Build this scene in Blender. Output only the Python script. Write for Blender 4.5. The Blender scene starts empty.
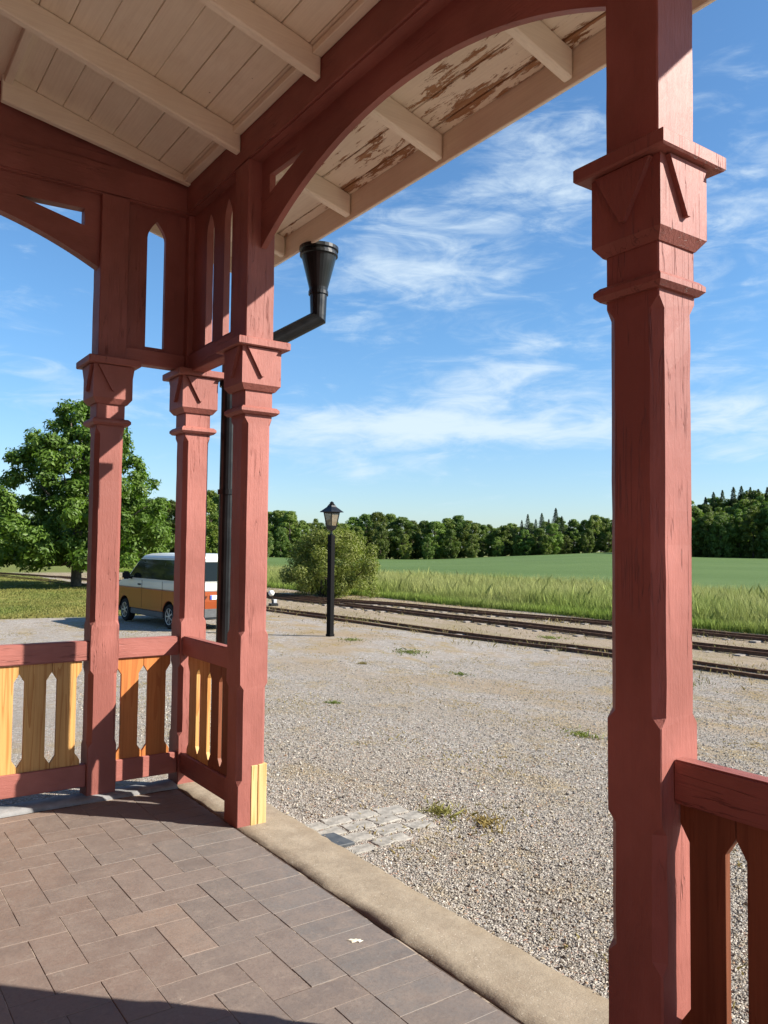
import bpy, bmesh, math, random
import numpy as np
from mathutils import Vector, Matrix

random.seed(7)
RNG = np.random.default_rng(7)
scene = bpy.context.scene
COL = scene.collection
R = math.radians

# ------------------------------------------------------------------ camera
# world: X = out of the porch (across the tracks), Y = along the porch front,
# Z up, porch floor at z = 0
YAW, PIT, ROL, FPX, EYE = R(54.95), R(2.64), R(0.6), 805.0, 1.64
fw = Vector((math.cos(YAW) * math.cos(PIT), math.sin(YAW) * math.cos(PIT), math.sin(PIT)))
r0 = fw.cross(Vector((0, 0, 1))).normalized()
u0 = r0.cross(fw)
cr = r0 * math.cos(ROL) + u0 * math.sin(ROL)
cu = -r0 * math.sin(ROL) + u0 * math.cos(ROL)
cam_data = bpy.data.cameras.new('camera')
cam_data.sensor_fit = 'VERTICAL'
cam_data.sensor_height = 36
cam_data.lens = FPX / 1024 * 36
cam_data.clip_start = 0.05
cam_data.clip_end = 8000
cam = bpy.data.objects.new('camera', cam_data)
COL.objects.link(cam)
M = Matrix.Identity(4)
for i in range(3):
    M[i][0] = cr[i]; M[i][1] = cu[i]; M[i][2] = -fw[i]
M[0][3], M[1][3], M[2][3] = 0, 0, EYE
cam.matrix_world = M
scene.camera = cam

# ------------------------------------------------------------------ light
SUN_EL = R(33.5)
SUN_H = Vector((0.698, -0.716, 0)).normalized()
SUN_DIR = Vector((SUN_H.x * math.cos(SUN_EL), SUN_H.y * math.cos(SUN_EL), math.sin(SUN_EL)))
sun_data = bpy.data.lights.new('sun', 'SUN')
sun_data.energy = 5.0
sun_data.angle = R(0.55)
sun_data.color = (1.0, 0.93, 0.83)
sun = bpy.data.objects.new('sun', sun_data)
COL.objects.link(sun)
sun.rotation_euler = SUN_DIR.to_track_quat('Z', 'Y').to_euler()
sun.location = (10, -10, 20)

world = bpy.data.worlds.new('World')
scene.world = world
world.use_nodes = True
wn, wl = world.node_tree.nodes, world.node_tree.links
wn.clear()


def wnode(t, **kw):
    n = wn.new(t)
    for k, v in kw.items():
        setattr(n, k, v)
    return n


def wmath(op, a, b=None, clamp=False):
    n = wn.new('ShaderNodeMath'); n.operation = op; n.use_clamp = clamp
    for i, v in enumerate((a, b)):
        if v is None: continue
        if isinstance(v, (int, float)): n.inputs[i].default_value = v
        else: wl.new(v, n.inputs[i])
    return n.outputs[0]


def wramp(x, lo, hi, a=0.0, b=1.0):
    n = wn.new('ShaderNodeMapRange'); n.interpolation_type = 'SMOOTHSTEP'
    wl.new(x, n.inputs[0])
    n.inputs[1].default_value = lo; n.inputs[2].default_value = hi
    n.inputs[3].default_value = a; n.inputs[4].default_value = b
    return n.outputs[0]


def wnoise(vec, scale, detail=6, rough=0.55, dist=0.0):
    n = wn.new('ShaderNodeTexNoise')
    n.inputs['Scale'].default_value = scale
    n.inputs['Detail'].default_value = detail
    n.inputs['Roughness'].default_value = rough
    n.inputs['Distortion'].default_value = dist
    wl.new(vec, n.inputs['Vector'])
    return n.outputs['Fac']


sky = wnode('ShaderNodeTexSky', sky_type='NISHITA', sun_disc=False)
sky.sun_elevation = SUN_EL
sky.sun_rotation = math.atan2(SUN_H.x, SUN_H.y)
sky.altitude = 100
sky.air_density = 1.0
sky.dust_density = 0.5
sky.ozone_density = 2.2
tc = wnode('ShaderNodeTexCoord')
sep = wnode('ShaderNodeSeparateXYZ')
wl.new(tc.outputs['Generated'], sep.inputs[0])
gx, gy, gz = sep.outputs
# thin clouds are laid out by compass direction (az) and height above the horizon (el)
az = wmath('ARCTAN2', gy, gx)
el = wmath('ARCSINE', gz)
comb = wnode('ShaderNodeCombineXYZ')
wl.new(az, comb.inputs[0]); wl.new(el, comb.inputs[1])


def wmap(rot, sx, sy, off=(0, 0, 0)):
    m = wn.new('ShaderNodeMapping')
    m.inputs['Rotation'].default_value = (0, 0, R(rot))
    m.inputs['Scale'].default_value = (sx, sy, 1)
    m.inputs['Location'].default_value = off
    wl.new(comb.outputs[0], m.inputs['Vector'])
    return m.outputs[0]


def bank(az0, el0, wa, we, tilt, amp):
    """soft mask round a cloud bank; degrees"""
    c_, s_ = math.cos(R(tilt)), math.sin(R(tilt))
    da = wmath('SUBTRACT', az, R(az0)); de = wmath('SUBTRACT', el, R(el0))
    p = wmath('ADD', wmath('MULTIPLY', da, c_), wmath('MULTIPLY', de, s_))
    q = wmath('SUBTRACT', wmath('MULTIPLY', de, c_), wmath('MULTIPLY', da, s_))
    p = wmath('POWER', wmath('ABSOLUTE', wmath('DIVIDE', p, R(wa))), 2.0)
    q = wmath('POWER', wmath('ABSOLUTE', wmath('DIVIDE', q, R(we))), 2.0)
    return wmath('MULTIPLY', wmath('EXPONENT', wmath('MULTIPLY', wmath('ADD', p, q), -1.0)), amp)


BANKS = [(52, 8.6, 15, 1.7, 1, 1.15), (46.5, 12.0, 6, 2.6, -22, 0.75), (30, 9.5, 9, 3.2, -6, 0.8), (54, 20.0, 7, 3.0, 20, 0.75),
         (46, 23.0, 7, 6.5, -40, 0.55), (42, 26, 9, 3, -30, 0.4), (31, 20.0, 9, 6, -20, 0.45), (80, 11.6, 7, 1.2, 6, 0.5), (73, 9.6, 6, 1.2, 0, 0.5),
         (56, 5.6, 12, 1.3, 2, 0.35), (57, 15.5, 6, 2.2, 25, 0.4), (110, 14, 30, 7, 0, 0.5), (-20, 14, 35, 8, 5, 0.5), (180, 20, 50, 12, 0, 0.5)]
mask = None
for bk in BANKS:
    m_ = bank(*bk)
    mask = m_ if mask is None else wmath('ADD', mask, m_)
fine = wnoise(wmap(24, 7, 26, (0.3, 1.7, 0)), 1.0, 9, 0.60, 0.9)
fine2 = wnoise(wmap(-14, 9, 30, (4.1, 0.6, 0)), 1.0, 8, 0.62, 1.3)
soft = wnoise(wmap(10, 3.5, 9, (2.2, 3.3, 0)), 1.0, 4, 0.5, 0.4)
tex = wmath('ADD', wmath('MULTIPLY', fine, 0.5), wmath('MULTIPLY', fine2, 0.5))
cov = wmath('ADD', wmath('MULTIPLY', mask, 0.50), wmath('MULTIPLY', wmath('SUBTRACT', tex, 0.5), 1.7))
cov = wmath('ADD', cov, wmath('MULTIPLY', wmath('SUBTRACT', soft, 0.5), 0.5))
cov = wmath('MULTIPLY', wramp(cov, 0.10, 0.74), 0.84)
cov = wmath('MULTIPLY', cov, wramp(gz, 0.01, 0.06))
tint = wnode('ShaderNodeMix', data_type='RGBA', blend_type='MULTIPLY')
tint.inputs['Factor'].default_value = 1.0
wl.new(sky.outputs[0], tint.inputs['A'])
tb = wnode('ShaderNodeMix', data_type='RGBA')
wl.new(wramp(gz, 0.0, 0.30), tb.inputs['Factor'])
tb.inputs['A'].default_value = (0.75, 0.86, 1.0, 1)
tb.inputs['B'].default_value = (0.66, 0.95, 1.13, 1)
wl.new(tb.outputs['Result'], tint.inputs['B'])
mixc = wnode('ShaderNodeMix', data_type='RGBA')
wl.new(cov, mixc.inputs['Factor'])
wl.new(tint.outputs['Result'], mixc.inputs['A'])
mixc.inputs['B'].default_value = (4.7, 5.5, 6.1, 1)
bg = wnode('ShaderNodeBackground')
bg.inputs['Strength'].default_value = 0.075
wl.new(mixc.outputs['Result'], bg.inputs['Color'])
wo = wnode('ShaderNodeOutputWorld')
wl.new(bg.outputs[0], wo.inputs['Surface'])

vs = scene.view_settings
vs.view_transform = 'Standard'
vs.look = 'None'
vs.gamma = 1
vs.exposure = 1.22
vs.use_curve_mapping = False
scene.cycles.max_bounces = 8
scene.cycles.diffuse_bounces = 5


# ------------------------------------------------------------------ helpers
def tag(o, label=None, cat=None, group=None, kind=None):
    if label: o['label'] = label
    if cat: o['category'] = cat
    if group: o['group'] = group
    if kind: o['kind'] = kind
    return o


def empty(name, loc=(0, 0, 0), rz=0.0):
    o = bpy.data.objects.new(name, None)
    o.empty_display_size = 0.2
    o.location = loc
    o.rotation_euler = (0, 0, rz)
    COL.objects.link(o)
    return o


def link_mesh(name, me, mats, parent=None):
    o = bpy.data.objects.new(name, me)
    if mats is not None:
        for m in (mats if isinstance(mats, (list, tuple)) else [mats]):
            me.materials.append(m)
    COL.objects.link(o)
    if parent is not None:
        o.parent = parent
    return o


class MB:
    """collects simple solids and links them as one mesh object"""

    def __init__(self):
        self.v, self.f, self.m = [], [], []

    def add(self, vs_, fs_, mi=0):
        k = len(self.v)
        self.v += [tuple(p) for p in vs_]
        for f in fs_:
            self.f.append([i + k for i in f]); self.m.append(mi)
        return self

    def box(self, x0, x1, y0, y1, z0, z1, mi=0):
        v = [(x, y, z) for z in (z0, z1) for y in (y0, y1) for x in (x0, x1)]
        f = [(0, 2, 3, 1), (4, 5, 7, 6), (0, 1, 5, 4), (2, 6, 7, 3), (0, 4, 6, 2), (1, 3, 7, 5)]
        return self.add(v, f, mi)

    def hexa(self, pts, mi=0):
        f = [(0, 2, 3, 1), (4, 5, 7, 6), (0, 1, 5, 4), (2, 6, 7, 3), (0, 4, 6, 2), (1, 3, 7, 5)]
        return self.add(pts, f, mi)

    def prism(self, poly, axis, a, b, mi=0):
        """poly: 2D outline (ccw or cw), extruded along axis from a to b"""
        n = len(poly)

        def P(q, t):
            if axis == 'x': return (t, q[0], q[1])
            if axis == 'y': return (q[0], t, q[1])
            return (q[0], q[1], t)
        v = [P(q, a) for q in poly] + [P(q, b) for q in poly]
        f = [tuple(range(n)), tuple(range(2 * n - 1, n - 1, -1))]
        f += [(i, (i + 1) % n, n + (i + 1) % n, n + i) for i in range(n)]
        return self.add(v, f, mi)

    def loft(self, rings, mi=0, cap=True):
        n = len(rings[0]); v = []; f = []
        for r_ in rings: v += list(r_)
        for k in range(len(rings) - 1):
            for i in range(n):
                j = (i + 1) % n
                f.append((k * n + i, k * n + j, (k + 1) * n + j, (k + 1) * n + i))
        if cap:
            f.append(tuple(range(n - 1, -1, -1)))
            f.append(tuple((len(rings) - 1) * n + i for i in range(n)))
        return self.add(v, f, mi)

    def tube(self, pts, rad, n=12, mi=0, cap=True):
        pts = [Vector(p) for p in pts]
        if isinstance(rad, (int, float)): rad = [rad] * len(pts)
        rings = []; prev = None
        for i, p in enumerate(pts):
            if i == 0: d = pts[1] - p
            elif i == len(pts) - 1: d = p - pts[i - 1]
            else: d = (pts[i + 1] - p).normalized() + (p - pts[i - 1]).normalized()
            d.normalize()
            if prev is None:
                ref = Vector((1, 0, 0)) if abs(d.x) < 0.8 else Vector((0, 1, 0))
                a = d.cross(ref).normalized()
            else:
                a = (prev - d * prev.dot(d)).normalized()
            prev = a
            b = d.cross(a)
            rings.append([p + (a * math.cos(t) + b * math.sin(t)) * rad[i]
                          for t in [2 * math.pi * k / n for k in range(n)]])
        return self.loft(rings, mi, cap)

    def lathe(self, prof, c=(0, 0), n=20, mi=0):
        rings = [[(c[0] + r_ * math.cos(2 * math.pi * k / n), c[1] + r_ * math.sin(2 * math.pi * k / n), z)
                  for k in range(n)] for r_, z in prof]
        return self.loft(rings, mi, True)

    def build(self, name, mats, parent=None, bevel=0.0, smooth=False, seg=1):
        me = bpy.data.meshes.new(name)
        me.from_pydata(self.v, [], self.f)
        me.polygons.foreach_set('material_index', self.m)
        bm = bmesh.new(); bm.from_mesh(me)
        bmesh.ops.recalc_face_normals(bm, faces=bm.faces)
        if bevel > 0:
            es = [e for e in bm.edges if len(e.link_faces) == 2 and e.calc_face_angle(0) > R(25)]
            bmesh.ops.bevel(bm, geom=es, offset=bevel, segments=seg, affect='EDGES', clamp_overlap=True)
        bm.to_mesh(me); bm.free()
        me.polygons.foreach_set('use_smooth', [bool(smooth)] * len(me.polygons))
        return link_mesh(name, me, mats, parent)


def mesh_np(name, verts, faces, mats, parent=None, colors=None, smooth=False, mi=None):
    """verts (N,3), faces (M,k); colors (N,3) per-point attribute 'tint'"""
    me = bpy.data.meshes.new(name)
    verts = np.asarray(verts, np.float32); faces = np.asarray(faces, np.int32)
    m, k = faces.shape
    me.vertices.add(len(verts)); me.vertices.foreach_set('co', verts.ravel())
    me.loops.add(m * k); me.loops.foreach_set('vertex_index', faces.ravel())
    me.polygons.add(m)
    me.polygons.foreach_set('loop_start', np.arange(0, m * k, k, dtype=np.int32))
    if mi is not None:
        me.polygons.foreach_set('material_index', np.asarray(mi, np.int32))
    me.polygons.foreach_set('use_smooth', np.full(m, bool(smooth)))
    if colors is not None:
        at = me.attributes.new('tint', 'FLOAT_COLOR', 'POINT')
        c4 = np.ones((len(verts), 4), np.float32); c4[:, :3] = colors
        at.data.foreach_set('color', c4.ravel())
    me.update(calc_edges=True)
    me.validate()
    return link_mesh(name, me, mats, parent)


def copy_tree(o, parent=None):
    c = o.copy(); COL.objects.link(c)
    if parent is not None: c.parent = parent
    for ch in list(o.children): copy_tree(ch, c)
    return c


# ------------------------------------------------------------------ materials
class NB:
    def __init__(self, name, rough=0.7, spec=0.35):
        self.mat = bpy.data.materials.new(name)
        self.mat.use_nodes = True
        self.t = self.mat.node_tree
        self.t.nodes.clear()
        self.out = self.t.nodes.new('ShaderNodeOutputMaterial')
        self.p = self.t.nodes.new('ShaderNodeBsdfPrincipled')
        self.p.inputs['Roughness'].default_value = rough
        self.p.inputs['Specular IOR Level'].default_value = spec
        self.l(self.p.outputs[0], self.out.inputs['Surface'])
        self.co = self.t.nodes.new('ShaderNodeTexCoord')
        self.obj = self.co.outputs['Object']

    def l(self, a, b): self.t.links.new(a, b)

    def put(self, sock, v):
        if isinstance(v, (int, float)): sock.default_value = v
        elif isinstance(v, (tuple, list)):
            sock.default_value = (*v, 1) if len(v) == 3 and len(sock.default_value) == 4 else v
        else: self.l(v, sock)

    def mp(self, scale=(1, 1, 1), rot=(0, 0, 0), loc=(0, 0, 0), vec=None):
        n = self.t.nodes.new('ShaderNodeMapping')
        n.inputs['Scale'].default_value = scale
        n.inputs['Rotation'].default_value = rot
        n.inputs['Location'].default_value = loc
        self.l(vec or self.obj, n.inputs['Vector'])
        return n.outputs[0]

    def noise(self, scale, detail=4, rough=0.55, dist=0.0, vec=None, color=False):
        n = self.t.nodes.new('ShaderNodeTexNoise')
        n.inputs['Scale'].default_value = scale
        n.inputs['Detail'].default_value = detail
        n.inputs['Roughness'].default_value = rough
        n.inputs['Distortion'].default_value = dist
        self.l(vec or self.obj, n.inputs['Vector'])
        return n.outputs['Color' if color else 'Fac']

    def voro(self, scale, feature='F1', vec=None, rnd=1.0):
        n = self.t.nodes.new('ShaderNodeTexVoronoi')
        n.feature = feature
        n.inputs['Scale'].default_value = scale
        n.inputs['Randomness'].default_value = rnd
        self.l(vec or self.obj, n.inputs['Vector'])
        return n

    def rng(self, x, lo, hi, a=0.0, b=1.0, smooth=True):
        n = self.t.nodes.new('ShaderNodeMapRange')
        n.interpolation_type = 'SMOOTHSTEP' if smooth else 'LINEAR'
        self.l(x, n.inputs[0])
        for i, v in enumerate((lo, hi, a, b)): n.inputs[i + 1].default_value = v
        return n.outputs[0]

    def math(self, op, a, b=0.0, clamp=False):
        n = self.t.nodes.new('ShaderNodeMath'); n.operation = op; n.use_clamp = clamp
        self.put(n.inputs[0], a); self.put(n.inputs[1], b)
        return n.outputs[0]

    def mix(self, f, a, b, mode='MIX'):
        n = self.t.nodes.new('ShaderNodeMix'); n.data_type = 'RGBA'; n.blend_type = mode
        self.put(n.inputs['Factor'], f); self.put(n.inputs['A'], a); self.put(n.inputs['B'], b)
        return n.outputs['Result']

    def attr(self, name):
        n = self.t.nodes.new('ShaderNodeAttribute'); n.attribute_name = name
        return n.outputs['Color']

    def objrand(self):
        return self.t.nodes.new('ShaderNodeObjectInfo').outputs['Random']

    def xyz(self, vec=None):
        n = self.t.nodes.new('ShaderNodeSeparateXYZ'); self.l(vec or self.obj, n.inputs[0])
        return n.outputs

    def bump(self, h, strength=0.4, dist=0.005, prev=None):
        n = self.t.nodes.new('ShaderNodeBump')
        n.inputs['Strength'].default_value = strength
        n.inputs['Distance'].default_value = dist
        self.l(h, n.inputs['Height'])
        if prev is not None: self.l(prev, n.inputs['Normal'])
        self.l(n.outputs[0], self.p.inputs['Normal'])
        return n.outputs[0]

    def color(self, v): self.put(self.p.inputs['Base Color'], v)


def stretch(axis, along, across):
    return tuple(along if a == axis else across for a in 'xyz')


def red_paint(name, axis, base=(0.278, 0.091, 0.071), worn=0.0):
    b = NB(name, 0.58, 0.36)
    v = b.mp(stretch(axis, 0.6, 1.0))
    big = b.noise(2.2, 5, 0.6, 0, v)
    grain = b.noise(1.0, 6, 0.6, 0.2, b.mp(stretch(axis, 4, 110)))
    crack = b.noise(1.0, 3, 0.55, 0.6, b.mp(stretch(axis, 1.1, 26)))
    dark = tuple(c * 0.80 for c in base); lite = tuple(min(1, c * 1.12 + 0.012) for c in base)
    c = b.mix(b.rng(big, 0.35, 0.68), dark, lite)
    c = b.mix(b.rng(grain, 0.35, 0.7, 0, 0.12), c, tuple(c_ * 0.72 for c_ in base))
    # open drying cracks: thin band of the stretched noise
    band = b.math('ABSOLUTE', b.math('SUBTRACT', crack, 0.52))
    cm = b.math('MULTIPLY', b.rng(band, 0.0, 0.010, 1, 0), b.rng(b.noise(1.5, 2), 0.52, 0.62))
    c = b.mix(b.math('MULTIPLY', cm, 0.6), c, (0.11, 0.034, 0.027))
    # small flakes gone, pale wood below
    fl = b.noise(1, 7, 0.7, 0.3, b.mp(stretch(axis, 9, 38)))
    fz = b.rng(fl, 0.775 - worn, 0.80 - worn)
    c = b.mix(fz, c, (0.36, 0.24, 0.17))
    dirt = b.noise(5, 6, 0.7)
    c = b.mix(b.rng(dirt, 0.55, 0.85, 0, 0.35), c, (0.16, 0.06, 0.05))
    b.color(c)
    h = b.math('SUBTRACT', b.math('MULTIPLY', grain, 0.35), b.math('ADD', cm, b.math('MULTIPLY', fz, 0.3)))
    b.bump(b.math('ADD', h, b.math('MULTIPLY', b.noise(1.0, 5, 0.7, 0.4, b.mp(stretch(axis, 14, 60))), 0.8)), 0.75, 0.004)
    return b.mat


def pale_paint(name, axis, peel=0.0):
    b = NB(name, 0.65, 0.25)
    grain = b.noise(1.0, 5, 0.6, 0.1, b.mp(stretch(axis, 3, 90)))
    big = b.noise(1.7, 5, 0.6)
    c = b.mix(b.rng(big, 0.3, 0.7), (0.80, 0.71, 0.56), (0.88, 0.80, 0.65))
    c = b.mix(b.rng(b.noise(4, 7, 0.75, 0.2, b.mp(stretch(axis, 0.5, 1))), 0.52, 0.8, 0, 0.6), c, (0.66, 0.53, 0.39))
    c = b.mix(b.rng(grain, 0.3, 0.75, 0, 0.2), c, (0.50, 0.40, 0.30))
    h = b.math('MULTIPLY', grain, 0.3)
    nv = b.voro(5.5)
    c = b.mix(b.rng(nv.outputs['Distance'], 0.018, 0.034, 0.8, 0.0), c, (0.16, 0.09, 0.05))
    if peel > 0:
        pn = b.noise(1.0, 10, 0.76, 0.35, b.mp(stretch(axis, 3.0, 21)))
        reg = b.noise(1.0, 3, 0.5, 0, b.mp(stretch(axis, 0.9, 4.5), loc=(1.7, 0.3, 0)))
        bi = b.t.nodes.new('ShaderNodeTexWhiteNoise'); bi.noise_dimensions = '1D'
        xx_, yy_, _ = b.xyz()
        fx = b.math('DIVIDE', b.math('SUBTRACT', xx_, 2.79), 0.16)
        b.l(b.math('FLOOR', fx), bi.inputs['W'])
        edge = b.math('ABSOLUTE', b.math('SUBTRACT', b.math('FRACT', fx), 0.5))
        s = b.math('ADD', b.math('MULTIPLY', pn, 0.85), b.math('MULTIPLY', reg, 0.35))
        s = b.math('ADD', s, b.math('MULTIPLY', b.math('SUBTRACT', bi.outputs['Value'], 0.5), 0.06))
        s = b.math('ADD', s, b.math('MULTIPLY', b.rng(edge, 0.25, 0.5), 0.05))
        s = b.math('SUBTRACT', s, b.rng(yy_, 4.0, 5.0, 0.0, 0.10))
        pm = b.rng(s, 0.672 - peel, 0.690 - peel)
        wood = b.mix(b.rng(b.noise(1, 5, 0.6, 0.2, b.mp(stretch(axis, 2, 70))), 0.3, 0.7), (0.27, 0.135, 0.065), (0.42, 0.24, 0.125))
        c = b.mix(pm, c, wood)
        h = b.math('SUBTRACT', h, b.math('MULTIPLY', pm, 0.8))
    b.color(c)
    b.bump(h, 0.6, 0.003)
    return b.mat


def bare_wood(name, c0, c1, axis='z', knots=True, rings=1.0):
    b = NB(name, 0.55, 0.3)
    dist = b.noise(1.0, 3, 0.5, 0, b.mp(stretch(axis, 0.9, 7)))
    g = b.t.nodes.new('ShaderNodeTexNoise')
    g.inputs['Scale'].default_value = 1.0; g.inputs['Detail'].default_value = 2
    g.inputs['Distortion'].default_value = 0.8
    b.l(b.mp(stretch(axis, 0.5, 11)), g.inputs['Vector'])
    wv = b.math('FRACT', b.math('MULTIPLY', b.math('ADD', g.outputs['Fac'], b.math('MULTIPLY', dist, 0.3)), 9.0 * rings))
    late = b.rng(wv, 0.55, 0.98)
    fine = b.noise(1, 4, 0.6, 0, b.mp(stretch(axis, 5, 160)))
    c = b.mix(late, c0, c1)
    c = b.mix(b.rng(fine, 0.35, 0.7, 0, 0.3), c, tuple(x * 0.7 for x in c1))
    n = b.t.nodes.new('ShaderNodeHueSaturation')
    b.l(c, n.inputs['Color'])
    b.l(b.rng(b.noise(3.0, 2, 0.5, 0, b.mp(stretch(axis, 0.1, 1.8))), 0.3, 0.7, 0.86, 1.1), n.inputs['Value'])
    b.color(n.outputs[0])
    b.bump(fine, 0.25, 0.002)
    return b.mat


def plain(name, color, rough=0.5, metal=0.0, spec=0.4, var=0.15, nscale=8, bump=0.1):
    b = NB(name, rough, spec)
    n = b.noise(nscale, 5, 0.6)
    c = b.mix(b.rng(n, 0.3, 0.7), tuple(x * (1 - var) for x in color), tuple(min(1, x * (1 + var)) for x in color))
    b.color(c)
    b.p.inputs['Metallic'].default_value = metal
    b.l(b.rng(n, 0.3, 0.7, max(0, rough - 0.08), min(1, rough + 0.08)), b.p.inputs['Roughness'])
    if bump: b.bump(b.noise(nscale * 7, 4), bump, 0.002)
    return b.mat


RED = {a: red_paint('red_paint_' + a, a) for a in 'xyz'}
RED_WORN = red_paint('red_paint_worn', 'z', worn=0.07)
PALE = {a: pale_paint('pale_paint_' + a, a) for a in 'xyz'}
PALE_PEEL = pale_paint('pale_paint_peeling', 'y', peel=0.053)
PALE_TRIM = pale_paint('pale_paint_flaking', 'y', peel=-0.045)
PINE = bare_wood('bare_pine', (0.50, 0.285, 0.095), (0.37, 0.17, 0.045))
PINE_BLOCK = bare_wood('pine_block', (0.60, 0.42, 0.19), (0.48, 0.29, 0.10))
STAIN = bare_wood('orange_brown_stain', (0.44, 0.165, 0.045), (0.36, 0.12, 0.032), rings=0.6)
BROWN = bare_wood('red_brown_stain', (0.175, 0.056, 0.024), (0.14, 0.042, 0.017), rings=0.6)
BLACK_METAL = plain('black_painted_metal', (0.008, 0.009, 0.010), 0.36, 0.0, 0.32)
BLACK_WOOD = plain('black_tarred_wood', (0.0045, 0.0042, 0.0042), 0.7, 0.0, 0.10, 0.3, 14, 0.3)

# ------------------------------------------------------------------ ground
GX = np.linspace


def sstep(t):
    t = np.clip(t, 0, 1); return t * t * (3 - 2 * t)


ANG = [-180, 20, 29.5, 33.8, 39.3, 47, 51, 55, 62.3, 74.4, 90, 180]
FAR = [0.3, 0.3, 0.35, 0.5, 1.15, -0.5, -1.5, -1.7, -1.5, -0.1, 0.3, 0.3]


def gz_(x, y):
    x = np.asarray(x, float); y = np.asarray(y, float)
    d = np.hypot(np.maximum(0, x - 2.5), np.maximum(0, y - 5.65))
    z = -0.075 - 0.435 * sstep(d / 8.5)
    r = np.hypot(x, y)
    a = np.degrees(np.arctan2(y, x))
    far = np.interp(a, ANG, FAR) + 0.51
    z = z + far * sstep((r - 26) / 230) * (x > -50)
    # gentle unevenness away from the building
    z = z + 0.02 * np.sin(x * 0.9 + 1.3) * np.sin(y * 0.7) * sstep((d - 1.0) / 4)
    z = z + 0.05 * np.sin(x * 0.21 + 0.5) * np.sin(y * 0.17 + 1) * sstep((r - 30) / 30)
    return z


def g1(x, y): return float(gz_(x, y))


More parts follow.
